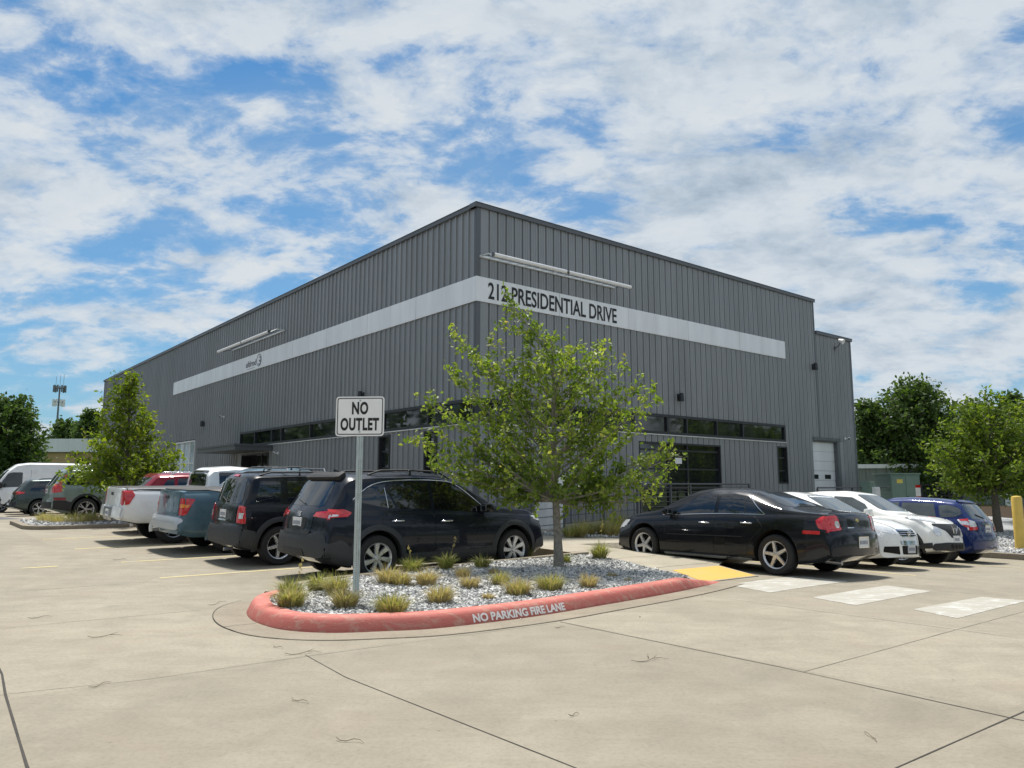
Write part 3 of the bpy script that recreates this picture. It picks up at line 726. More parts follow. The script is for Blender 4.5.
def camera_(T,L,z,label,name='security_camera'):
    r=empty(name,T(L,0,z)); tag(r,label,'security camera')
    mb=MB(); bx(mb,T,L-.05,L+.05,.012,.035,z-.05,z+.05); mb.tube([T(L,.02,z),T(L,.16,z-.01)],.018,8); keep(mb.build('mount','white_plastic'),r)
    mb=MB(); mb.tube([T(L+.10,.14,z+.02),T(L-.13,.26,z-.03)],.05,12); keep(mb.build('camera_body','white_plastic',smooth=40),r)
    mb=MB(); mb.tube([T(L-.13,.26,z-.03),T(L-.14,.265,z-.032)],.038,12); keep(mb.build('lens','glass'),r)
camera_(WL,19.9,4.66,'white security camera high on the left wall beyond the canopy')
camera_(WL,13.3,2.74,'white security camera beside the entrance canopy')
camera_(WR,19.75,3.45,'white security camera right of the overhead door')
def flood(T,L,z,label):
    r=empty('flood_light',T(L,0,z)); tag(r,label,'flood light')
    mb=MB(); bx(mb,T,L-.05,L+.05,.012,.05,z-.35,z-.2); mb.tube([T(L,.03,z-.27),T(L,.2,z-.2),T(L,.3,z)],.02,6); keep(mb.build('arm','railing_paint'),r)
    mb=MB(); mb.tube([T(L,.22,z+.05),T(L,.42,z-.04)],[.07,.12],12); keep(mb.build('lamp_head','white_plastic',smooth=40),r)
flood(WR,19.3,7.62,'white flood light just below the low roof')

# ---- entrance landing and railings
ground_slab('entrance_landing',[(CU+.2,CV-1.5),(CU+11.2,CV-1.5),(CU+11.2,CV-.06),(CU+.2,CV-.06)],'sidewalk_concrete',top=lambda u,v:.42-float(guv(u,v)) if u>CU+4.5 else (.25+.17*(u-CU)/4.5)-float(guv(u,v)),bot=-.1,step=.5)
def railing(T,pts,bars,label,o=1.4):
    r=empty('railing',T(pts[0][0],o,pts[0][1])); tag(r,label,'railing')
    mb=MB()
    for (a,za),(b,zb) in zip(pts[:-1],pts[1:]):
        mb.tube([T(a,o,za+1.07),T(b,o,zb+1.07)],.028,8)
    keep(mb.build('handrail','railing_paint',smooth=50),r)
    for i,(a,za) in enumerate(pts):
        mb=MB(); bx(mb,T,a-.025,a+.025,o-.025,o+.025,za-.05,za+1.045); keep(mb.build('post','railing_paint'),r)
    mb=MB()
    for k in range(bars):
        h=.12+.85*k/(bars-1) if bars>1 else .5
        for (a,za),(b,zb) in zip(pts[:-1],pts[1:]): mb.tube([T(a+.02,o,za+h),T(b-.02,o,zb+h)],.011,6)
    keep(mb.build('rail','railing_paint'),r)
railing(WR,[(.30,.27),(1.9,.33),(3.4,.38),(4.8,.43)],5,'sloping grey ramp railing by the building corner behind the tree')
railing(WR,[(4.95,.43),(6.3,.43),(7.25,.43),(8.8,.43),(10.4,.43)],7,'grey horizontal bar railing in front of the dark glass entrance')
railing(WR,[(14.6,.30),(17.2,.3),(20.6,.3)],2,'thin dark railing in front of the white overhead door',o=1.5)
# white cabinet behind the tree trunk
cab=empty('utility_cabinet',WR(1.85,.9,.3)); tag(cab,'white cabinet standing against the wall directly behind the tree trunk','cabinet')
mb=MB(); T0=lambda a,b,c:WR(1.85+a*(1-.12*(1.5-c)),.9+b,.28+c); mb.box(-.38,.38,-.25,.25,0,1.5,T=T0); keep(mb.build('cabinet_body','white_plastic',bevel=.02),cab)
mb=MB(); mb.box(-.33,.33,.252,.262,.06,1.42,T=T0); keep(mb.build('door','white_panel'),cab)
mb=MB(); mb.box(.26,.30,.262,.285,.75,.95,T=T0); keep(mb.build('handle','railing_paint'),cab)
# planting bed by the entrance
bed=round_poly([(CU+2.6,CV-3.3),(CU+7.0,CV-3.3),(CU+7.0,CV-1.55),(CU+.8,CV-1.55),(CU+.8,CV-2.3)],.3,4)
zw0=lambda u,v: zwalk(u,v)
ob=ground_slab('entrance_bed',bed,'gravel_base',top=lambda u,v: zwalk(u,v)+.02,bot=-.05,step=.4)
pp=pebbles('gravel',bed,2600,.025,.05,lambda u,v:zwalk(u,v)+.03,'pebble',10); pp['kind']='stuff'; tag(pp,'white gravel in the bed below the entrance railing','gravel')

# ================================================================ SIGN
sx,sy=-1.885,9.47; sz=gz(sx,sy)+.10
sg=empty('road_sign',(sx,sy,sz),R(-4)); tag(sg,'white no outlet sign on a perforated galvanised post in the gravel','sign')
M['galv']=mat('galvanised',(.50,.57,.585),.42,.65,var=.12,vscale=14)
mb=MB(); hgt=2.455
prof=[(-.040,.0),(-.040,.012),(-.022,.012),(-.018,.030),(.018,.030),(.022,.012),(.040,.012),(.040,.0),(.026,-.004),(.022,.022),(-.022,.022),(-.026,-.004)]
mb.prism([(a,-b) for a,b in prof],-.15,hgt-.04); mb.build('post','galvanised',sg)
mb=MB()
for k in range(90):
    z=.04+k*.0254
    if z<hgt-.5: mb.prism([(.0055*math.cos(a),.0055*math.sin(a)) for a in [i*math.pi/3 for i in range(6)]],0,.001,T=lambda x,y,c,z=z:(x,-.0305-c,z+y))
mb.build('post_hole','seal',sg)
poly=round_poly([(-.305,hgt-.492),(.305,hgt-.492),(.305,hgt),(-.305,hgt)],.045,8)
mat('sign_white',(.88,.89,.90),.32,var=.03,vscale=5)
mb=MB(); mb.prism(poly,0,.003,T=lambda x,z,d:(x,-.033-d,z)); face=mb.build('sign_face','sign_white',sg)
inn=round_poly([(-.288,hgt-.475),(.288,hgt-.475),(.288,hgt-.017),(-.288,hgt-.017)],.032,8); inn2=round_poly([(-.277,hgt-.464),(.277,hgt-.464),(.277,hgt-.028),(-.277,hgt-.028)],.024,8)
n=len(inn); mb=MB(); mb.add([(x,-.0375,z) for x,z in inn]+[(x,-.0375,z) for x,z in inn2],[(i,(i+1)%n,n+(i+1)%n,n+i) for i in range(n)]); b=mb.build('border','ink',sg)
def sign_text(s,w,h,zc,name='lettering'):
    me=text_mesh(s,.2,ext=.0006,bold=.008,space=1.10); xs=[v.co.x for v in me.vertices]; ys=[v.co.y for v in me.vertices]
    x0,x1,y0,y1=min(xs),max(xs),min(ys),max(ys)
    for v in me.vertices: v.co=((v.co.x-(x0+x1)/2)*w/(x1-x0),-.0374-v.co.z-.0006,zc+(v.co.y-(y0+y1)/2)*h/(y1-y0))
    link(name,me,'ink',sg)
sign_text('NO',.205,.160,hgt-.145); sign_text('OUTLET',.485,.160,hgt-.345)
for z in (hgt-.05,hgt-.44): mb=MB(); mb.lathe([(0,.010),(.010,.009),(.013,0)],10,T=lambda a,b,c,z=z:(a,-.036-c,z+b)); mb.build('bolt','galvanised',sg)
# dark square tube end showing above the plate is the back bracket
# ================================================================ CARS
def interp(pts,x):
    if x<=pts[0][0]: return pts[0][1]
    for (a,b),(c,d) in zip(pts[:-1],pts[1:]):
        if x<=c: return b+(d-b)*(x-a)/(c-a) if c>a else d
    return pts[-1][1]
def slices(top,step=.05,smooth=2):
    """walk along the side-view roofline, rounding its corners"""
    pts=[]
    for (a,b),(c,d) in zip(top[:-1],top[1:]):
        n=max(1,int(math.hypot(c-a,d-b)/step+.5))
        for k in range(n): pts.append([a+(c-a)*k/n,b+(d-b)*k/n])
    pts.append(list(top[-1]))
    for _ in range(smooth):
        q=[p[:] for p in pts]
        for i in range(1,len(pts)-1):
            for j in (0,1): q[i][j]=.25*pts[i-1][j]+.5*pts[i][j]+.25*pts[i+1][j]
        pts=q
    for i in range(1,len(pts)):
        if pts[i][0]<pts[i-1][0]+.004: pts[i][0]=pts[i-1][0]+.004
    return pts
LOW=[(0,.80),(.0,.90),(.06,.955),(.16,.985),(.33,1.0),(.52,1.0),(.70,.992),(.84,.975),(.95,.945),(1.0,.915)]
def make_body(sp_):
    top=slices(sp_['top'],sp_.get('step',.05),sp_.get('smooth',2)); xr,xf=top[0][0],top[-1][0]; L=xf-xr
    W2=sp_['W']/2; tum=sp_.get('tumble',.26); cr=sp_.get('crown',.10)
    bot=sp_['bot']; belt=sp_['belt']; wid=sp_['wid']; bul=sp_.get('bulge',(.16,.22))
    flat=sp_.get('flat',None)
    secs=[]
    for x,zt in top:
        zb=interp(bot,x); bl=min(interp(belt,x),zt-.035); bl=max(bl,zb+.03); w=W2*interp(wid,x)
        half=[]
        for f,m in LOW: half.append((w*m,zb+(bl-zb)*f))
        yb=w*.915-.012; H=zt-bl
        c=min(cr,H*.42)
        if flat and flat[0]<x<flat[1]: c=.012
        yt=max(yb-tum*max(0,H-c)-.004,yb*.3)
        for f in (.04,.35,.7,1.0):
            half.append((yb+(yt-yb)*f+.018*math.sin(math.pi*f)*min(1,H/.5),bl+.012+(H-c-.012)*f))
        for k in (.965,.90,.80,.62,.4,.2): half.append((yt*k,zt-c*abs(k)**5 if k>.5 else zt-c*k**5))
        half=[(y,z) for y,z in half]; top_c=(0,zt); bot_c=(0,zb)
        ring=[bot_c]+half+[top_c]+[(-y,z) for y,z in reversed(half)]
        secs.append((x,ring,w))
    fr,ff=sp_.get('fade',(.9,1.1))
    def warp(x,y,z):
        # plan-view curvature of the two ends
        q=(abs(y)/W2)**2.4
        if x<xr+fr: x=x+bul[0]*q*(1-(x-xr)/fr)**1.5
        if x>xf-ff: x=x-bul[1]*q*(1-(xf-x)/ff)**1.5
        return (x,y,z)
    V=[];k=len(secs[0][1])
    for x,ring,w in secs:
        for y,z in ring: V.append(warp(x,y,z))
    F=[]
    for i in range(len(secs)-1):
        for j in range(k):
            j2=(j+1)%k; F.append((i*k+j,(i+1)*k+j,(i+1)*k+j2,i*k+j2))
    # end caps: shrink the end section inwards in y
    for e,(x,ring,w) in ((0,secs[0]),(len(secs)-1,secs[-1])):
        prev=[e*k+j for j in range(k)]
        zc=sum(z for y,z in ring)/k
        for s in (.75,.45,.15):
            cur=[]
            for y,z in ring:
                V.append(warp(x,y*s,zc+(z-zc)*(s*.5+.5))); cur.append(len(V)-1)
            for j in range(k):
                j2=(j+1)%k; f=(prev[j],prev[j2],cur[j2],cur[j]); F.append(f if e==0 else f[::-1])
            prev=cur
        F.append(tuple(prev) if e==0 else tuple(prev[::-1]))
    me=bpy.data.meshes.new('body'); me.from_pydata(V,[],F); me.update()
    bm=bmesh.new(); bm.from_mesh(me); bmesh.ops.remove_doubles(bm,verts=bm.verts,dist=.0005); bmesh.ops.recalc_face_normals(bm,faces=bm.faces); bm.to_mesh(me)
    bvh=BVHTree.FromBMesh(bm); bm.free()
    return me,bvh
class Car:
    def __init__(s,name,label,cat,spec,paintname,group=None):
        s.sp=spec; s.root=empty(name); tag(s.root,label,cat,group); s.W2=spec['W']/2
        me,s.bvh=make_body(spec)
        s.body=link('body',me,paintname,s.root); s.paint=paintname
        wb=spec['wb']; r=spec['r']
        # cut the wheel arches
        tmp=[]
        for xw in (0,wb):
            for sd_ in (1,-1):
                mb=MB(); ra=spec.get('arch',r*1.17)
                zc=r+.01
                pts=[(xw+ra*math.cos(a),zc+ra*math.sin(a)) for a in [i*2*math.pi/40 for i in range(40)]]
                y0,y1=(s.W2-.42)*sd_,(s.W2+.2)*sd_
                V=[(x,y0,z) for x,z in pts]+[(x,y1,z) for x,z in pts]; n=40
                mb.add(V,[tuple(range(n)),tuple(range(2*n-1,n-1,-1))]+[(i,(i+1)%n,n+(i+1)%n,n+i) for i in range(n)])
                c=mb.build('cutter','well'); tmp.append(c)
        me2=bpy.data.meshes.new('cut'); 
        bm=bmesh.new()
        for c in tmp: bm.from_mesh(c.data)
        bmesh.ops.recalc_face_normals(bm,faces=bm.faces)
        bm.to_mesh(me2); bm.free(); me2.materials.append(M['well'])
        cut=link('cutter',me2)
        md=s.body.modifiers.new('b','BOOLEAN'); md.operation='DIFFERENCE'; md.object=cut; md.solver='EXACT'; md.material_mode='TRANSFER'
        dg=bpy.context.evaluated_depsgraph_get(); new=bpy.data.meshes.new_from_object(s.body.evaluated_get(dg))
        s.body.modifiers.clear(); s.body.data=new; new.name='body'
        for c in tmp+[cut]: bpy.data.objects.remove(c)
        shade(new,33)
        s.step=.06
    def surf(s,view,a,b,off):
        if view in('L','R'): o=Vector((a,3 if view=='L' else -3,b)); d=Vector((0,-1 if view=='L' else 1,0))
        elif view=='B': o=Vector((-5,a,b)); d=Vector((1,0,0))
        elif view=='F': o=Vector((8,a,b)); d=Vector((-1,0,0))
        else: o=Vector((a,b,4)); d=Vector((0,0,-1))
        h=s.bvh.ray_cast(o,d,9)
        if view in 'BF' and (h[0] is None or abs(h[1].dot(d))<.30):
            h2=s.bvh.ray_cast(Vector((o.x,a*.72,b)),d,9)
            xx=h2[0].x if h2[0] is not None else (s.sp['top'][0][0] if view=='B' else s.sp['top'][-1][0])
            h=s.bvh.find_nearest(Vector((xx,a,b)))
        elif view in 'LR' and (h[0] is None or (abs(h[0].y)<.80*s.W2 and b<s.sp['belt'][0][1]+.02) or (abs(h[0].y)<.55*s.W2)):
            h=s.bvh.find_nearest(Vector((a,s.W2*(.93 if view=='L' else -.93),b)))
        elif h[0] is None:
            mid={'L':Vector((a,s.W2,b)),'R':Vector((a,-s.W2,b)),'T':Vector((a,b,1.5))}[view]
            h=s.bvh.find_nearest(mid)
        n=h[1]
        if n.dot(d)>0: n=-n
        return h[0]+n*off
    def patch(s,name,view,poly,m,off=.006,rnd=.02,inn=-.012,parent=None,seg=4,step=None,label=None):
        views=[view] if view!='S' else ['L','R']
        out=[]
        for v in views:
            pl=round_poly(poly,rnd,seg) if rnd else poly
            me=solid_patch(cut_poly(pl,step or s.step),lambda a,b:s.surf(v,a,b,off),lambda a,b:s.surf(v,a,b,inn))
            o=link(name,me,m,parent if (parent is not None and not isinstance(parent,dict)) else (parent[v] if isinstance(parent,dict) else s.root)); shade(me,40); out.append(o)
        return out if len(out)>1 else out[0]
    def sym(s,name,view,poly,m,**k):
        """mirror in y for front / rear views: two separate parts"""
        a=s.patch(name,view,poly,m,**k); b=s.patch(name,view,[(-y,z) for y,z in reversed(poly)],m,**k); return a,b
    def multi(s,name,bits,m,off=.006,parent=None,rnd=.015,mirror=True):
        """one lamp made of several projected pieces that wrap a corner; built left and right"""
        for sgn in ((1,-1) if mirror else (1,)):
            bm=bmesh.new()
            for view,poly in bits:
                if view=='S': v='L' if sgn>0 else 'R'; pl=poly
                else: v=view; pl=poly if sgn>0 else [(-y,z) for y,z in reversed(poly)]
                pl=round_poly(pl,rnd,3) if rnd else pl
                me=solid_patch(cut_poly(pl,s.step*.8),lambda a,b:s.surf(v,a,b,off),lambda a,b:s.surf(v,a,b,-.012)); bm.from_mesh(me); bpy.data.meshes.remove(me)
            me=bpy.data.meshes.new(name); bm.to_mesh(me); bm.free(); link(name,me,m,parent or s.root); shade(me,40)
    def line(s,name,view,pts,w,m,off=.007,closed=False,parent=None):
        views=[view] if view!='S' else ['L','R']
        for v in views:
            q=[]
            P2=pts+[pts[0]] if closed else (smooth_path(pts,5) if len(pts)>2 else pts)
            for a,b in zip(P2[:-1],P2[1:]):
                n=max(1,int(math.hypot(b[0]-a[0],b[1]-a[1])/.05))
                for k in range(n): q.append(s.surf(v,a[0]+(b[0]-a[0])*k/n,a[1]+(b[1]-a[1])*k/n,off-w*.3))
            q.append(s.surf(v,*P2[-1],off-w*.3))
            mb=MB(); mb.tube(q,w/2,6); link(name,mb.mesh(),m,parent or s.root); 
    def wheels(s,style,rimm='alloy',n=5,rr=.70):
        r=s.sp['r']; wb=s.sp['wb']; tw=s.sp.get('tw',.22); y=s.W2-.015
        proto=None
        for xw in (0,wb):
            for sgn in (1,-1):
                if proto is None:
                    w=wheel(r,tw,rr,style,n,rimm); proto=w
                else:
                    w=proto.copy(); C.objects.link(w)
                    for ch in proto.children:
                        c=ch.copy(); C.objects.link(c); c.parent=w
                w.parent=s.root; w.location=(xw,(y)*sgn,r-.004); w.rotation_euler=(0,random.random()*6.28,0 if sgn>0 else math.pi)
                if sgn<0: w.rotation_euler=Matrix.Rotation(math.pi,3,'Z').to_euler() if False else (0,random.random()*6.28,math.pi)
    def arch_trim(s,m,wdt=.055,off=.022,xs=None,ang=(-12,192),ra=None):
        ra=ra or s.sp.get('arch',s.sp['r']*1.17); r=s.sp['r']
        for xw in (0,s.sp['wb']):
            for v in ('L','R'):
                V=[];n=26
                for i in range(n+1):
                    a=R(ang[0]+(ang[1]-ang[0])*i/n)
                    for rad,of in ((ra-.012,-.10),(ra-.012,off),(ra+wdt*.55,off),(ra+wdt,.003),(ra+wdt,-.03)):
                        x,z=xw+rad*math.cos(a),r+.01+rad*math.sin(a); z=max(z,.24)
                        q=s.surf(v,x,max(z,interp(s.sp['bot'],x)+.03),of); V.append((x,q.y,z))
                F=[(5*i+j,5*i+(j+1)%5,5*i+5+(j+1)%5,5*i+5+j) for i in range(n) for j in range(5)]
                mb=MB(); mb.add(V,F); mb.build('arch_trim',m,s.root,smooth=50)
    def mirror(s,x,z,m,size=(.16,.20,.14),out=.13):
        for sgn,v in ((1,'L'),(-1,'R')):
            q=s.surf(v,x,z,0); mb=MB()
            bm=bmesh.new(); bmesh.ops.create_cube(bm,size=1)
            bmesh.ops.subdivide_edges(bm,edges=bm.edges,cuts=2,use_grid_fill=True)
            for vv in bm.verts:
                c=vv.co; l=max(abs(c.x),abs(c.y),abs(c.z)); nn=c.normalized()*.56; c2=c*.45+nn*.55
                vv.co=(x+.02+c2.x*size[0]*1.05,q.y+sgn*(out)+c2.y*size[1],z+.055+c2.z*size[2])
            me=bpy.data.meshes.new('mirror'); bm.to_mesh(me); bm.free(); mo=link('mirror',me,m,s.root,smooth=60)
            mb=MB(); mb.tube([(x+.03,q.y-sgn*.01,z-.0),(x+.03,q.y+sgn*(out-.03),z+.02)],[.035,.025],8); link('mirror_arm',mb.mesh(),'black_plastic',mo)
            mb=MB(); mb.box(x+.02-size[0]*.50,x+.02-size[0]*.485,q.y+sgn*out-size[1]*.38,q.y+sgn*out+size[1]*.38,z+.055-size[2]*.34,z+.055+size[2]*.34); link('mirror_glass',mb.mesh(),'chrome',mo)
    def rails(s,x0,x1,y,m,h=.045,r=.016,feet=3):
        for sgn in (1,-1):
            q=[]; n=14
            for i in range(n+1):
                t=i/n; x=x0+(x1-x0)*t; p=s.surf('T',x,y*sgn,0); e=min(1,min(t,1-t)*7); q.append((x,y*sgn,p.z+h*e+.002))
            mb=MB(); mb.tube(q,r,8)
            for k in range(1,feet-1):
                i=int(n*k/(feet-1)); mb.tube([(q[i][0],q[i][1],q[i][2]-h-.01),q[i]],[r*1.5,r],8)
            link('roof_rail',mb.mesh(),m,s.root,smooth=60)
    def plate(s,view,y,z,w=.305,h=.152,m='plate_white',frame=None,off=.012):
        p=s.surf(view,y,z,0); sgn=-1 if view=='B' else 1; x=p.x+sgn*off
        # sit the plate clear of the highest point behind it
        for a in (-w/2,w/2):
            for b in (-h/2,h/2):
                q=s.surf(view,y+a,z+b,0); x=min(x,q.x-.006) if view=='B' else max(x,q.x+.006)
        mb=MB(); mb.box(min(x,x-sgn*.02),max(x,x-sgn*.02),y-w/2,y+w/2,z-h/2,z+h/2); o=link('number_plate',mb.mesh(),m,s.root)
        mb=MB()
        k=6
        for i in range(k):
            yy=y-w*.36+w*.72*i/(k-1); x2=x+sgn*.0015
            mb.box(min(x,x2),max(x,x2),yy-.013,yy+.013,z-h*.22,z+h*.18)
        link('plate_mark',mb.mesh(),'plate_mark',o)
        if frame:
            mb=MB(); x3=x+sgn*.006
            for (a,b,c,d) in ((y-w/2-.012,y+w/2+.012,z+h/2-.004,z+h/2+.014),(y-w/2-.012,y+w/2+.012,z-h/2-.014,z-h/2+.004),(y-w/2-.012,y-w/2+.004,z-h/2+.004,z+h/2-.004),(y+w/2-.004,y+w/2+.012,z-h/2+.004,z+h/2-.004)):
                mb.box(min(x-sgn*.018,x3),max(x-sgn*.018,x3),a,b,c,d)
            link('plate_frame',mb.mesh(),frame,o)
        return o
    def emblem(s,view,y,z,polys,m='chrome',off=.012,name='emblem'):
        bm=bmesh.new()
        for poly in polys:
            pl=[(y+a,z+b) for a,b in poly]
            me=solid_patch(cut_poly(pl,.05),lambda a,b:s.surf(view,a,b,off),lambda a,b:s.surf(view,a,b,0)); bm.from_mesh(me); bpy.data.meshes.remove(me)
        me=bpy.data.meshes.new(name); bm.to_mesh(me); bm.free(); return link(name,me,m,s.root)
    def emblem_ring(s,view,y,z,rx,ry,t=.006,bars=(),m='chrome',off=.014):
        bm=bmesh.new(); c=s.surf(view,y,z,off); sgn=-1 if view=='B' else 1
        mb=MB(); n=24; pts=[(c.x,y+rx*math.cos(2*math.pi*i/n),z+ry*math.sin(2*math.pi*i/n)) for i in range(n+1)]
        mb.tube(pts,t/2,5,cap=False)
        for pl in bars: mb.tube([(c.x,y+a,z+b) for a,b in pl],t/2,5)
        return link('emblem',mb.mesh(),m,s.root)
    def door(s,poly,handle=None,hm='chrome',gap=.012,off=.0045):
        """shut line + proud door skin + handle on both sides"""
        for v in ('L','R'):
            pl=round_poly(poly,.05,4)
            d=s.patch('door',v,pl,s.paint,off=off,rnd=0)
            # dark rubber seal shows in the gap
            cx_=sum(p[0] for p in poly)/len(poly); cz_=sum(p[1] for p in poly)/len(poly)
            q=[s.surf(v,a,b,-.001) for a,b in pl]; q.append(q[0]); mb=MB(); mb.tube(q,.0065,5,cap=False); link('seal',mb.mesh(),'seal',d)
            if handle:
                x,z=handle; a=s.surf(v,x-.09,z,.035); b=s.surf(v,x+.09,z,.035); a0=s.surf(v,x-.10,z,.0); b0=s.surf(v,x+.10,z,0)
                mb=MB(); mb.tube([a0,a,b,b0],.0135,8); link('handle',mb.mesh(),hm,d,smooth=50)
    def place(s,u,v,heading,yaw=0):
        x,y=P(u,v); h=heading+R(yaw); d=Vector((math.cos(h),math.sin(h))); l=Vector((-d.y,d.x)); wb=s.sp['wb']; w=s.W2-.1
        z=lambda a,b: gz(x+d.x*a+l.x*b,y+d.y*a+l.y*b)
        zr=(z(0,w)+z(0,-w))/2; zf=(z(wb,w)+z(wb,-w))/2; zl=(z(0,w)+z(wb,w))/2; zr2=(z(0,-w)+z(wb,-w))/2
        s.root.location=(x,y,zr); s.root.rotation_euler=(math.atan2(zl-zr2,2*w),-math.atan2(zf-zr,wb),h)
def wheel(r,tw,rr,style,n,rimm):
    """wheel centred on the origin, outer face towards +y"""
    R0=r*rr
    mb=MB(); prof=[]
    # barrel + dark back disc
    mb.lathe([(0,-tw*.45),(R0*.93,-tw*.45),(R0*.95,-tw*.9),(R0*.97,-.02),(R0*.99,-.02),(R0*.98,-tw*.95),(0,-tw*.5)],36,'y')
    w=link('wheel',mb.mesh(),'well',smooth=40)
    mb=MB(); a=tw
    mb.lathe([(R0*.985,-.012),(R0*1.02,.004),(r*.90,.012),(r*.965,-.004),(r*.992,-.028),(r,-.05),(r,-a+.05),(r*.99,-a+.025),(r*.9,-a),(R0*.985,-a)],48,'y',closed=True)
    for k in (.30,.5,.70): pass
    link('tyre',mb.mesh(),'rubber',w,smooth=40)
    mb=MB()
    mb.lathe([(R0*.90,-.03),(R0*.955,-.004),(R0*1.0,.002),(R0*1.0,-.02),(R0*.93,-.05)],44,'y',closed=True)
    mb.lathe([(0,-.006),(R0*.16,-.008),(R0*.19,-.02),(R0*.19,-.06),(0,-.06)],24,'y')
    def spoke(a0,a1,w0,w1,y0,y1,th=.03):
        c=[]
        for rad,ang,wd,yy in ((R0*.12,a0,w0,y0),(R0*.5,a0*.5+a1*.5,(w0+w1)/2,(y0+y1)/2-.004),(R0*.95,a1,w1,y1)):
            ca,sa=math.cos(ang),math.sin(ang)
            for s_,d_ in ((-1,0),(1,0),(1,-1),(-1,-1)):
                tx,tz=-sa*wd/2*s_*(.75 if d_==0 else 1),ca*wd/2*s_*(.75 if d_==0 else 1); c.append((ca*rad+tx,yy+(d_*th),sa*rad+tz))
        F=[(0,1,2,3),(8,11,10,9)]
        for k in (0,4):
            F+= [(k,k+4,k+5,k+1),(k+1,k+5,k+6,k+2),(k+2,k+6,k+7,k+3),(k+3,k+7,k+4,k)]
        mb.add(c,F)
    tau=2*math.pi
    for k in range(n):
        a=tau*k/n
        if style=='blade': spoke(a,a+.16,R0*.20,R0*.42,-.022,-.006)
        elif style=='star': spoke(a,a,R0*.34,R0*.24,-.012,-.008)
        elif style=='split': spoke(a-.08,a-.17,R0*.13,R0*.13,-.015,-.008); spoke(a+.08,a+.17,R0*.13,R0*.13,-.015,-.008)
        elif style=='multi': spoke(a,a,R0*.13,R0*.15,-.015,-.008)
    for k in range(5):
        a=tau*(k+.5)/5; mb.lathe([(0,.0),(R0*.035,-.001),(R0*.035,-.02)],8,'y',T=lambda x,y,z,a=a:(x+math.cos(a)*R0*.115,y-.003,z+math.sin(a)*R0*.115))
    link('rim',mb.mesh(),rimm,w,smooth=35)
    return w
def oval(rx,ry,n=16): return [(rx*math.cos(2*math.pi*i/n),ry*math.sin(2*math.pi*i/n)) for i in range(n)]
random.seed(11)
paint('paint_black',(.006,.007,.010),.0); paint('paint_blueblack',(.008,.011,.020),.0); paint('paint_white',(.82,.83,.83),0); paint('paint_pearl',(.84,.84,.81),0)
paint('paint_blue',(.008,.022,.11),.1); paint('paint_steel_blue',(.085,.15,.195),.12); paint('paint_sage',(.22,.27,.255),.2); paint('paint_grey_green',(.065,.085,.082),.5)
paint('paint_red',(.20,.008,.018),.1)

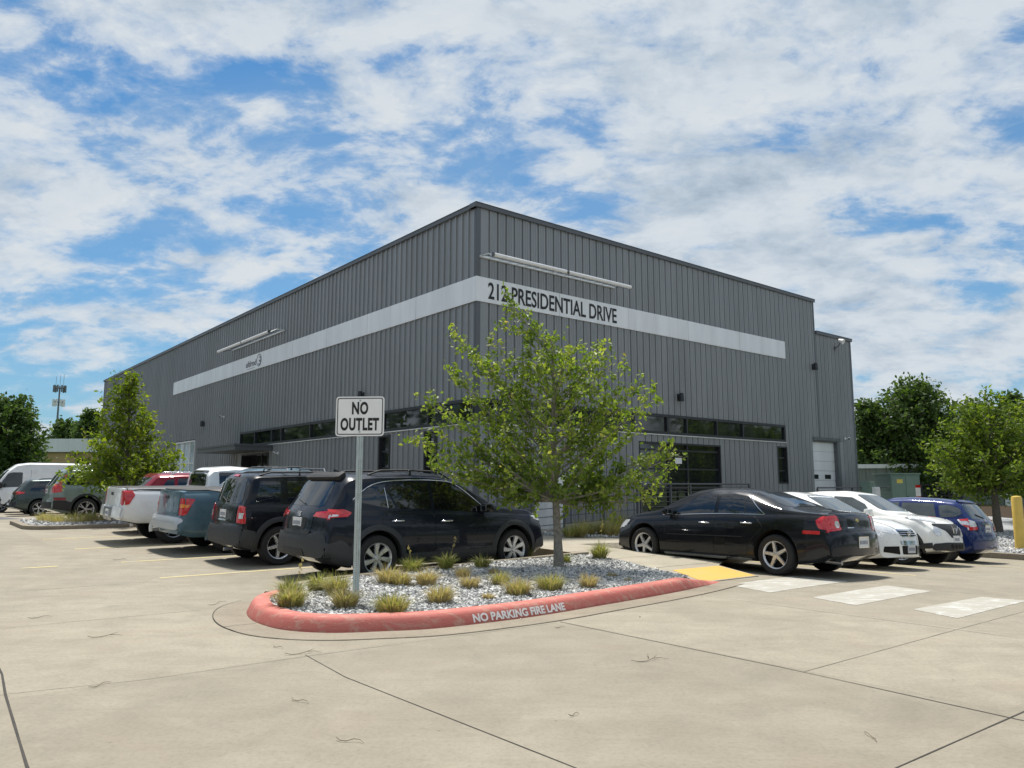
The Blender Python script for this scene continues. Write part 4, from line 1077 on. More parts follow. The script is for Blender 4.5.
# ---------------------------------------------------------------- dark compact crossover by the island
def crossover():
    sp_=dict(W=1.855,wb=2.69,r=.352,arch=.425,
      top=[(-.985,.56),(-.975,.70),(-.93,.76),(-.90,.98),(-.84,1.10),(-.66,1.36),(-.54,1.56),(-.40,1.635),(0,1.665),(.7,1.68),(1.2,1.665),(1.55,1.60),(2.0,1.37),(2.42,1.14),(2.62,1.095),(3.1,1.055),(3.38,.98),(3.52,.88),(3.60,.70),(3.615,.50)],
      bot=[(-.985,.40),(-.8,.34),(-.5,.23),(3.0,.21),(3.3,.24),(3.615,.34)],
      belt=[(-.98,1.06),(-.4,1.07),(.8,1.03),(2.2,.985),(3.2,.93),(3.6,.80)],
      wid=[(-.985,.93),(-.6,.985),(.0,1.0),(2.8,1.0),(3.2,.985),(3.615,.90)],bulge=(.16,.26),tumble=.25)
    c=Car('suv','dark navy compact suv with black cladding parked nose-in beside the planted island','suv',sp_,'paint_blueblack')
    # doors (lower skins) and glass
    c.door([(.12,1.035),(1.02,1.00),(1.02,.36),(.40,.36),(.36,.58),(.22,.74),(.06,.84)],handle=(.34,.90))
    c.door([(1.035,1.00),(2.08,.965),(2.16,.80),(2.14,.36),(1.035,.36)],handle=(1.26,.875))
    win=[(.40,1.095),(1.00,1.07),(.98,1.50),(.55,1.515),(.30,1.44),(.22,1.36)]
    c.patch('side_window','S',win,'glass',off=.003)
    c.patch('side_window','S',[(1.06,1.065),(2.02,1.015),(2.06,1.06),(1.62,1.39),(1.36,1.50),(1.04,1.51)],'glass',off=.003)
    c.patch('quarter_window','S',[(-.42,1.22),(.18,1.105),(.34,1.10),(.17,1.40),(.20,1.47),(-.06,1.45)],'glass',off=.003)
    c.line('window_trim','S',[(-.40,1.24),(-.04,1.465),(.5,1.535),(1.30,1.525),(1.62,1.42),(2.10,1.06)],.014,'chrome')
    c.line('pillar_trim','S',[(.20,1.105),(.16,1.42)],.012,'chrome')
    # lower cladding
    c.patch('rocker_cladding','S',[(.38,.22),(2.28,.22),(2.28,.41),(.42,.40)],'grey_plastic',off=.02)
    c.patch('rear_bumper_cladding','S',[(-.95,.40),(-.42,.25),(-.44,.52),(-.62,.66),(-.80,.60),(-.97,.66)],'grey_plastic',off=.014,rnd=.03)
    c.patch('rear_bumper','B',[(-.80,.40),(.80,.40),(.86,.58),(.80,.73),(.45,.735),(.40,.66),(-.40,.66),(-.45,.735),(-.80,.73),(-.86,.58)],'grey_plastic',off=.014,rnd=.03)
    c.patch('skid_plate','B',[(-.40,.405),(.40,.405),(.34,.50),(-.34,.50)],'black_plastic',off=.022)
    c.arch_trim('grey_plastic',wdt=.075,off=.016)
    # tail
    c.patch('rear_window','B',[(-.60,1.14),(.60,1.14),(.50,1.51),(-.50,1.51)],'glass',off=.004,rnd=.05)
    c.patch('spoiler','B',[(-.58,1.535),(.58,1.535),(.55,1.60),(-.55,1.60)],'black_plastic',off=.07,rnd=.02,inn=0)
    c.patch('brake_light','B',[(-.10,1.605),(.10,1.605),(.10,1.625),(-.10,1.625)],'dark_red_lens',off=.02,rnd=.0)
    c.multi('tail_light',[('B',[(.46,.985),(.90,.96),(.90,1.085),(.50,1.05)]),('S',[(-.92,.97),(-.52,.985),(-.44,1.04),(-.56,1.10),(-.9,1.09)])],'red_lens',off=.014)
    c.multi('tail_light_lens',[('S',[(-.88,.985),(-.66,.993),(-.66,1.02),(-.88,1.02)])],'clear_lens',off=.018,rnd=0)
    c.patch('hatch_panel','B',[(-.46,.80),(.46,.80),(.46,1.07),(-.46,1.07)],'paint_blueblack',off=.006,rnd=.05)
    c.patch('plate_recess','B',[(-.26,.79),(.26,.79),(.28,.965),(-.28,.965)],'black_plastic',off=.010)
    c.patch('tailgate_trim','B',[(-.45,.72),(.45,.72),(.45,.775),(-.45,.775)],'black_plastic',off=.02)
    c.plate('B',0,.885); c.emblem_ring('B',0,1.02,.055,.037,.010,[[(-.05,.01),(0,-.0),(.05,.01)],[(0,.035),(-.018,0),(0,-.035),(.018,0),(0,.035)]],off=.016)
    c.line('wiper','B',[(-.02,1.16),(.30,1.22)],.02,'black_plastic',off=.02)
    # front
    c.patch('windshield','F',[(-.66,1.16),(.66,1.16),(.55,1.57),(-.55,1.57)],'glass',off=.004,rnd=.05)
    c.patch('grille','F',[(-.42,.62),(.42,.62),(.48,.86),(-.48,.86)],'black_plastic',off=.006)
    c.patch('front_bumper','F',[(-.80,.36),(.80,.36),(.80,.56),(-.80,.56)],'grey_plastic',off=.014,rnd=.03)
    c.multi('headlight',[('F',[(.48,.84),(.86,.90),(.84,.97),(.50,.90)]),('S',[(3.15,.93),(3.50,.86),(3.48,.79),(3.20,.86)])],'clear_lens',off=.008)
    c.patch('front_cladding','S',[(3.12,.36),(3.52,.38),(3.50,.58),(3.22,.50)],'grey_plastic',off=.016)
    c.mirror(2.02,1.02,'paint_black',size=(.15,.21,.15))
    c.rails(-.05,1.5,.60,'black_plastic',h=.065,r=.015)
    c.wheels('blade','alloy',7,.68)
    mb=MB(); q=c.surf('T',-.25,0,0); mb.add([(-.36,0,q.z-.01),(-.14,0,q.z+.0),(-.33,0,q.z+.065),(-.34,.012,q.z-.01),(-.34,-.012,q.z-.01)],[(0,3,2),(3,1,2),(1,4,2),(4,0,2)]); link('roof_antenna',mb.mesh(),'paint_blueblack',c.root)
    c.place(5.93,11.42,HU)
    return c
crossover()
# ---------------------------------------------------------------- boxy black suv
def boxy():
    sp_=dict(W=1.76,wb=2.635,r=.352,arch=.43,
      top=[(-.82,.50),(-.815,.68),(-.76,.72),(-.74,1.02),(-.70,1.10),(-.54,1.60),(-.42,1.645),(.3,1.67),(1.1,1.665),(1.42,1.60),(1.98,1.13),(2.12,1.09),(3.1,1.05),(3.32,1.0),(3.40,.85),(3.43,.5)],
      bot=[(-.82,.38),(-.6,.28),(3.1,.26),(3.43,.36)],
      belt=[(-.93,1.07),(1.9,1.06),(3.4,.98)],wid=[(-.93,.94),(-.6,1),(3.0,1),(3.43,.93)],bulge=(.10,.14),tumble=.20,crown=.08)
    c=Car('suv','boxy black suv with square tail lights between the blue pickup and the navy suv','suv',sp_,'paint_black')
    c.door([(.10,1.05),(.98,1.05),(.98,.36),(.42,.36),(.36,.60),(.12,.80)],handle=(.28,.92),hm='black_plastic')
    c.door([(1.0,1.05),(1.95,1.04),(2.0,.36),(1.0,.36)],handle=(1.2,.92),hm='black_plastic')
    c.patch('side_window','S',[(.16,1.12),(.94,1.12),(.94,1.50),(.14,1.51)],'glass',off=.003)
    c.patch('side_window','S',[(1.03,1.12),(1.84,1.12),(1.42,1.48),(1.03,1.50)],'glass',off=.003)
    c.patch('quarter_window','S',[(-.46,1.13),(.02,1.12),(.02,1.50),(-.36,1.50)],'glass',off=.004,rnd=.04)
    c.patch('rear_window','B',[(-.66,1.10),(.66,1.10),(.56,1.54),(-.56,1.54)],'glass',off=.004,rnd=.06)
    c.patch('bumper','B',[(-.86,.38),(.86,.38),(.86,.70),(-.86,.70)],'grey_plastic',off=.016,rnd=.05)
    c.patch('bumper_side','S',[(-.81,.40),(-.48,.30),(-.46,.62),(-.81,.70)],'grey_plastic',off=.012,rnd=.03)
    c.patch('hatch_panel','B',[(-.58,.76),(.58,.76),(.58,1.06),(-.58,1.06)],'paint_black',off=.008,rnd=.04)
    c.multi('tail_light',[('B',[(.63,.76),(.86,.76),(.86,1.06),(.63,1.06)]),('S',[(-.76,.76),(-.64,.76),(-.64,1.05),(-.74,1.05)])],'red_lens',off=.014,rnd=.02)
    c.multi('reverse_light',[('B',[(.70,.84),(.82,.84),(.82,.94),(.70,.94)])],'clear_lens',off=.020,rnd=.01)
    c.patch('brake_light','B',[(-.12,1.575),(.12,1.575),(.12,1.61),(-.12,1.61)],'red_lens',off=.016,rnd=.01)
    c.plate('B',0,.90); c.patch('tailgate_handle','B',[(-.20,.78),(.20,.78),(.20,.81),(-.20,.81)],'chrome',off=.02,rnd=.01)
    c.line('wiper','B',[(-.05,1.12),(.28,1.20)],.02,'black_plastic',off=.02)
    c.arch_trim('black_plastic',wdt=.08,off=.03)
    c.patch('windshield','F',[(-.66,1.15),(.66,1.15),(.57,1.56),(-.57,1.56)],'glass',off=.004,rnd=.05)
    c.multi('headlight',[('F',oval(.10,.10,18))],'clear_lens') if False else None
    c.sym('headlight','F',[(.62+a,.90+b) for a,b in oval(.10,.10,18)],'clear_lens',off=.012,rnd=0)
    for k in range(7):
        y=-.36+.12*k; c.patch('grille_slot','F',[(y-.035,.80),(y+.035,.80),(y+.035,.98),(y-.035,.98)],'well',off=.006,rnd=.02)
    c.mirror(1.86,1.05,'paint_black'); c.rails(-.35,1.2,.62,'grey_plastic',h=.055,r=.014)
    mb=MB(); p=c.surf('T',.2,0,0).z; mb.tube([(.2,-.60,p+.01),(.2,-.55,p+.07),(.2,.55,p+.07),(.2,.60,p+.01)],.014,6); link('roof_crossbar',mb.mesh(),'dark_alloy',c.root)
    mb=MB(); mb.tube([(.95,-.60,p+.01),(.95,-.55,p+.07),(.95,.55,p+.07),(.95,.60,p+.01)],.014,6); link('roof_crossbar',mb.mesh(),'dark_alloy',c.root)
    mb=MB(); mb.tube([(-.70,-.45,.31),(-.86,-.45,.30)],.03,10); link('exhaust_pipe',mb.mesh(),'dark_alloy',c.root)
    c.wheels('star','alloy',5,.66); c.place(5.62,14.40,HU)
boxy()
# ---------------------------------------------------------------- blue pickup
def blue_pickup():
    sp_=dict(W=1.975,wb=3.10,r=.372,arch=.455,flat=(-1.2,.22),
      top=[(-1.15,.52),(-1.145,.72),(-1.05,.74),(-1.035,1.22),(-1.02,1.27),(.0,1.29),(.22,1.35),(.55,1.66),(.75,1.74),(1.5,1.77),(1.9,1.72),(2.35,1.45),(2.75,1.20),(2.9,1.16),(3.7,1.10),(3.95,1.02),(4.05,.85),(4.08,.55)],
      bot=[(-1.15,.42),(-.8,.34),(3.7,.30),(4.08,.42)],belt=[(-1.15,1.20),(.2,1.22),(2.6,1.13),(3.9,1.0)],wid=[(-1.15,.95),(-.8,.99),(3.6,1),(4.08,.93)],bulge=(.10,.2),tumble=.24,crown=.09)
    c=Car('pickup_truck','steel blue pickup truck with a chrome step bumper beside the boxy black suv','pickup truck',sp_,'paint_steel_blue')
    c.door([(.70,1.13),(1.45,1.12),(1.45,.42),(.72,.42),(.52,.62),(.50,.9)],handle=(.72,1.0),hm='paint_steel_blue')
    c.door([(1.47,1.12),(2.55,1.09),(2.62,.42),(1.47,.42)],handle=(1.68,.98),hm='paint_steel_blue')
    c.patch('side_window','S',[(.62,1.20),(1.42,1.20),(1.42,1.60),(.88,1.60)],'glass',off=.003)
    c.patch('side_window','S',[(1.50,1.20),(2.50,1.18),(2.0,1.50),(1.8,1.60),(1.50,1.61)],'glass',off=.003)
    c.patch('rear_window','B',[(-.62,1.34),(.62,1.34),(.58,1.64),(-.58,1.64)],'glass',off=.004,rnd=.04)
    c.patch('bed_rail_cap','T',[(-.86,-.84),(.10,-.90),(.10,.90),(-.86,.84),(-.96,.4),(-.98,0),(-.96,-.4)],'black_plastic',off=.02,rnd=.03)
    c.patch('tailgate','B',[(-.72,.76),(.72,.76),(.72,1.245),(-.72,1.245)],'paint_steel_blue',off=.010,rnd=.03)
    c.patch('tailgate_handle','B',[(-.12,1.09),(.12,1.09),(.12,1.15),(-.12,1.15)],'black_plastic',off=.02)
    c.patch('step_bumper','B',[(-.93,.50),(.93,.50),(.95,.72),(-.95,.72)],'bumper_silver',off=.03,rnd=.04)
    c.patch('bumper_side','S',[(-1.13,.50),(-.60,.46),(-.60,.70),(-1.13,.72)],'paint_steel_blue',off=.02,rnd=.03)
    c.multi('tail_light',[('B',[(.76,.78),(.97,.78),(.97,1.12),(.76,1.12)]),('S',[(-1.06,.78),(-.92,.80),(-.82,1.00),(-.76,1.10),(-1.05,1.13)])],'red_lens',off=.012)
    c.multi('reverse_light',[('B',[(.80,.93),(.95,.93),(.95,1.0),(.80,1.0)]),('S',[(-1.03,.93),(-.88,.94),(-.86,.99),(-1.03,1.0)])],'amber_lens',off=.018,rnd=.01)
    c.plate('B',0.42,.62,.30,.15); 
    c.emblem_ring('B',.0,.95,.04,.04,.010,[[(-.03,.03),(-.03,-.03)],[(.03,.03),(.03,-.03)],[(-.03,0),(.03,0)]])
    mb=MB(); mb.box(-1.3,-1.17,-.04,.04,.44,.50); link('tow_hitch',mb.mesh(),'dark_alloy',c.root)
    mb=MB(); mb.box(-.7,4.0,-.72,.72,.34,.50); link('underbody',mb.mesh(),'well',c.root)
    c.patch('windshield','F',[(-.70,1.22),(.70,1.22),(.60,1.66),(-.60,1.66)],'glass',off=.004,rnd=.05)
    c.patch('grille','F',[(-.5,.75),(.5,.75),(.5,1.0),(-.5,1.0)],'chrome',off=.01); c.sym('headlight','F',[(.55,.80),(.88,.82),(.86,1.0),(.55,1.0)],'clear_lens',off=.01)
    c.mirror(2.45,1.12,'paint_steel_blue',size=(.16,.24,.2)); c.rails(.8,1.9,.66,'grey_plastic',h=.05)
    c.arch_trim('paint_steel_blue',wdt=.06,off=.014)
    c.wheels('split','alloy',5,.66); c.place(5.62,17.0,HU)
blue_pickup()
# ---------------------------------------------------------------- white pickup
def white_pickup():
    sp_=dict(W=1.91,wb=3.24,r=.385,arch=.475,flat=(-1.3,.75),
      top=[(-1.18,.62),(-1.175,.80),(-1.14,.84),(-1.13,1.20),(-1.115,1.265),(.0,1.27),(.73,1.28),(.76,1.62),(.90,1.74),(1.4,1.785),(1.95,1.75),(2.25,1.66),(2.75,1.28),(2.9,1.19),(3.6,1.13),(3.95,1.05),(4.10,.9),(4.13,.60)],
      bot=[(-1.18,.56),(-.8,.48),(3.7,.42),(4.13,.5)],belt=[(-1.18,1.19),(2.7,1.16),(3.9,1.04)],wid=[(-1.18,.95),(-.8,.985),(3.6,1),(4.13,.93)],bulge=(.05,.2),tumble=.22,crown=.09,smooth=1)
    c=Car('pickup_truck','white crew cab pickup truck with a black tailgate handle in front of the red suv','pickup truck',sp_,'paint_white')
    c.door([(.98,1.14),(1.62,1.13),(1.62,.52),(.92,.52),(.86,.9)],handle=(1.02,1.0),hm='paint_white')
    c.door([(1.64,1.13),(2.68,1.10),(2.72,.52),(1.64,.52)],handle=(1.82,.98),hm='paint_white')
    c.patch('side_window','S',[(1.0,1.22),(1.60,1.22),(1.60,1.63),(1.0,1.63)],'glass',off=.003,rnd=.04)
    c.patch('side_window','S',[(1.68,1.22),(2.62,1.20),(2.2,1.60),(1.68,1.64)],'glass',off=.003,rnd=.04)
    c.patch('rear_window','B',[(-.66,1.30),(.66,1.30),(.60,1.67),(-.60,1.67)],'glass',off=.004,rnd=.07)
    c.patch('bed_rail_cap','T',[(-1.02,-.84),(.72,-.87),(.72,.87),(-1.02,.84),(-1.07,.4),(-1.08,0),(-1.07,-.4)],'black_plastic',off=.012,rnd=.03)
    c.patch('tailgate','B',[(-.70,.84),(.70,.84),(.70,1.25),(-.70,1.25)],'paint_white',off=.012,rnd=.03)
    c.patch('tailgate_handle','B',[(-.10,1.08),(.10,1.08),(.12,1.15),(-.12,1.15)],'black_plastic',off=.02)
    c.patch('step_bumper','B',[(-.42,.56),(.42,.56),(.42,.80),(-.42,.80)],'dark_alloy',off=.05,rnd=.02)
    c.sym('bumper_corner','B',[(.44,.60),(.93,.60),(.93,.83),(.44,.83)],'paint_white',off=.06,rnd=.03)
    c.multi('tail_light',[('B',[(.74,.90),(.93,.90),(.93,1.20),(.74,1.20)]),('S',[(-1.14,.88),(-.98,.90),(-.86,1.10),(-.92,1.21),(-1.13,1.21)])],'red_lens',off=.014)
    c.plate('B',0,.69,.30,.15,off=.06)
    mb=MB(); mb.box(-.75,4.0,-.68,.68,.44,.60); link('underbody',mb.mesh(),'well',c.root)
    c.patch('windshield','F',[(-.68,1.26),(.68,1.26),(.60,1.68),(-.60,1.68)],'glass',off=.004,rnd=.05)
    c.patch('grille','F',[(-.45,.75),(.45,.75),(.45,1.02),(-.45,1.02)],'black_plastic',off=.01); c.sym('headlight','F',[(.5,.84),(.86,.88),(.84,1.02),(.5,1.0)],'clear_lens',off=.01)
    c.mirror(2.6,1.15,'paint_white',size=(.16,.24,.22)); c.arch_trim('paint_white',wdt=.05,off=.012)
    c.wheels('multi','dark_alloy',6,.62); c.place(5.22,19.6,HU)
white_pickup()
# ---------------------------------------------------------------- generic estate / suv used for the farther vehicles
def generic(name,label,cat,pn,W,H,wb,ro,fo,hood,u,v,heading,belt=.98,slope=.35,wheel=('split','alloy',5),r=.35,taildark=False,rails=None,light='upright',sedan=False,yaw=0,glassm='glass',nose=None,tum=.25,hatch=True):
    xe,xn=-ro,wb+fo
    if sedan:
        top=[(xe,.52),(xe+.02,.80),(xe+.10,1.00),(xe+.55,1.03),(xe+1.25,H-.05),(xe+1.7,H),(wb*.55,H),(wb*.55+.5,H-.10),(wb+.0-.12,.99),(wb+.3,.93),(xn-.28,.82),(xn-.06,.68),(xn,.5)]
    else:
        top=[(xe,.52),(xe+.01,.72),(xe+.07,.80),(xe+.09,belt),(xe+.12+slope,H-.12),(xe+.22+slope,H-.03),(.4,H),(wb*.45,H),(wb*.45+.35,H-.08),(wb-.15,hood+.07),(wb+.05,hood),(xn-.25,hood-.10),(xn-.05,hood-.28),(xn,.5)]
    bt=belt if not sedan else .93
    sp_=dict(W=W,wb=wb,r=r,arch=r*1.2,top=top,bot=[(xe,.38),(xe+.4,.25),(xn-.4,.23),(xn,.32)],belt=[(xe,bt),(wb*.5,bt-.03),(xn-.3,min(bt-.08,hood-.10)),(xn,.6)],wid=[(xe,.93),(xe+.4,.985),(0,1),(wb,1),(xn,.9)],bulge=(.14,.24),tumble=tum)
    c=Car(name,label,cat,sp_,pn); b=bt
    xm=wb*.40; xs=xe+.45+slope if not sedan else xe+1.15
    c.door([(.20,b-.03),(xm-.01,b-.04),(xm-.01,.34),(.46,.34),(.40,.60),(.14,.78)],handle=(.42,b-.13),hm=pn)
    c.door([(xm+.01,b-.04),(wb-.42,b-.07),(wb-.44,.34),(xm+.01,.34)],handle=(xm+.22,b-.14),hm=pn)
    zt=H-.15
    c.patch('side_window','S',[(.25,b+.04),(xm-.03,b+.03),(xm-.03,zt),(.30,zt-.01)],glassm,off=.003)
    c.patch('side_window','S',[(xm+.03,b+.03),(wb-.55,b+.01),(wb*.45+.42,zt-.04),(xm+.03,zt)],glassm,off=.003)
    if not sedan: c.patch('quarter_window','S',[(xs-.28,b+.06),(.19,b+.045),(.20,zt-.02),(xs+.0,zt-.05)],glassm,off=.003)
    c.patch('windshield','F',[(-W*.36,hood+.08 if not sedan else 1.02),(W*.36,hood+.08 if not sedan else 1.02),(W*.30,H-.08),(-W*.30,H-.08)],glassm,off=.004,rnd=.05)
    if not sedan: c.patch('rear_window','B',[(-W*.34,b+.05),(W*.34,b+.05),(W*.29,H-.14),(-W*.29,H-.14)],glassm,off=.004,rnd=.05)
    else: c.patch('rear_window','B',[(-W*.33,1.06),(W*.33,1.06),(W*.29,H-.07),(-W*.29,H-.07)],glassm,off=.004,rnd=.05)
    c.mirror(wb-.62,b-.0,pn,size=(.15,.20,.14)); c.wheels(wheel[0],wheel[1],wheel[2],.68)
    if rails: c.rails(xs+.1,wb*.42,W*.33,rails,h=.05)
    return c
def far_left():
    # red suv behind the white pickup
    c=generic('suv','red suv with dark windows and a silver roof rail behind the white pickup','suv','paint_red',1.85,1.60,2.7,.92,.9,1.05,5.15,22.25,HU,slope=.5,rails='chrome')
    c.multi('tail_light',[('B',[(.55,.85),(.88,.85),(.88,1.0),(.55,1.0)])],'red_lens'); c.patch('bumper','B',[(-.8,.4),(.8,.4),(.82,.66),(-.82,.66)],'black_plastic',off=.012); c.arch_trim('black_plastic'); c.plate('B',0,.82); c.place(5.75,22.25,HU)
    # sage wagon-like suv
    c=generic('suv','pale sage green suv with tall upright red tail lights behind the far island','suv','paint_sage',1.94,1.77,2.857,1.12,.93,1.12,5.5,30.2,HU,belt=1.12,slope=.30,r=.37,wheel=('split','alloy',5),rails='chrome')
    c.multi('tail_light',[('B',[(.66,.92),(.94,.92),(.94,1.16),(.70,1.16)]),('S',[(-.93,.92),(-.74,.94),(-.72,1.12),(-.80,1.22),(-.92,1.20)])],'red_lens',off=.012)
    c.multi('pillar_light',[('S',[(-.86,1.17),(-.76,1.17),(-.56,1.50),(-.64,1.52)])],'red_lens',off=.010)
    c.patch('bumper','S',[(-.97,.40),(-.45,.30),(-.46,.60),(-.62,.66),(-.97,.66)],'black_plastic',off=.016); c.patch('bumper','B',[(-.86,.40),(.86,.40),(.86,.62),(-.86,.62)],'black_plastic',off=.016)
    c.multi('bumper_reflector',[('S',[(-.95,.67),(-.62,.67),(-.62,.76),(-.95,.76)])],'dark_red_lens',off=.016)
    c.arch_trim('black_plastic',wdt=.06); c.plate('B',0,.98); c.place(5.30,30.1,HU)
    # grey-green crossover
    c=generic('suv','dark grey green suv with wide red tail lights left of the sage suv','suv','paint_grey_green',1.83,1.69,2.89,1.02,.97,1.08,4.85,36.0,HU,belt=1.05,slope=.42,r=.36,wheel=('split','alloy',5),rails='black_plastic')
    c.multi('tail_light',[('B',[(.50,.98),(.90,.96),(.90,1.10),(.52,1.10)]),('S',[(-.92,.96),(-.62,1.0),(-.55,1.08),(-.90,1.10)])],'red_lens',off=.012)
    c.patch('bumper','B',[(-.82,.4),(.82,.4),(.84,.64),(-.84,.64)],'black_plastic',off=.012); c.plate('B',0,.85)
    c.place(5.45,41.2,HU)
    # white sedan facing the lot
    c=generic('sedan','white sedan facing the lot at the far left edge in front of the van','car','paint_white',1.82,1.45,2.75,1.0,.92,1.0,7.6,38.9,HU+math.pi,sedan=True,r=.33,wheel=('multi','alloy',7))
    c.multi('headlight',[('F',[(.45,.66),(.86,.70),(.84,.80),(.50,.74)]),('S',[(2.75+.50,.80),(2.75+.78,.70),(2.75+.80,.64),(2.75+.5,.72)])],'clear_lens'); c.patch('grille','F',[(-.32,.56),(.32,.56),(.38,.72),(-.38,.72)],'well',off=.008); c.patch('lower_grille','F',[(-.6,.34),(.6,.34),(.55,.45),(-.55,.45)],'well',off=.008)
    c.place(8.3,44.2,HU+math.pi)
far_left()
def van():
    H=2.58; wb=3.3
    sp_=dict(W=2.06,wb=wb,r=.36,arch=.43,top=[(-1.35,.6),(-1.345,.8),(-1.33,2.40),(-1.25,2.54),(-1.0,2.58),(2.1,2.58),(2.65,2.50),(3.10,2.14),(3.62,1.38),(3.75,1.22),(4.15,1.06),(4.28,.85),(4.31,.5)],
      bot=[(-1.35,.42),(4.31,.3)],belt=[(-1.35,1.30),(3.2,1.25),(4.2,.95)],wid=[(-1.35,.98),(-.9,1),(3.2,1),(4.31,.88)],bulge=(.04,.3),tumble=.09,crown=.10)
    c=Car('delivery_van','tall white cargo van facing left behind the parked cars at the left edge','van',sp_,'paint_white')
    c.door([(2.1,1.24),(3.35,1.20),(3.30,.45),(2.1,.45)],handle=(2.3,1.1),hm='black_plastic')
    c.patch('side_window','S',[(2.42,1.32),(3.50,1.26),(3.06,2.0),(2.86,2.06),(2.42,2.06)],'glass',off=.004,rnd=.06)
    c.patch('windshield','F',[(-.80,1.42),(.80,1.42),(.74,2.18),(-.74,2.18)],'glass',off=.004,rnd=.07)
    c.patch('grille','F',[(-.5,.7),(.5,.7),(.55,1.0),(-.55,1.0)],'black_plastic'); c.multi('headlight',[('F',[(.55,.85),(.92,.88),(.85,1.15),(.6,1.0)])],'clear_lens')
    c.patch('bumper','F',[(-.9,.35),(.9,.35),(.9,.62),(-.9,.62)],'black_plastic',off=.012)
    c.patch('side_trim','S',[(.5,.55),(2.9,.55),(2.9,.64),(.5,.64)],'black_plastic',off=.012,rnd=.01)
    c.line('panel_seam','S',[(2.05,.5),(2.05,2.2)],.012,'seal',off=.004); c.line('panel_seam','S',[(.55,.5),(.55,2.2)],.012,'seal',off=.004)
    c.mirror(3.35,1.35,'black_plastic',size=(.14,.24,.34)); c.wheels('multi','dark_alloy',8,.62)
    c.place(7.95,48.0,HU+math.pi)
van()
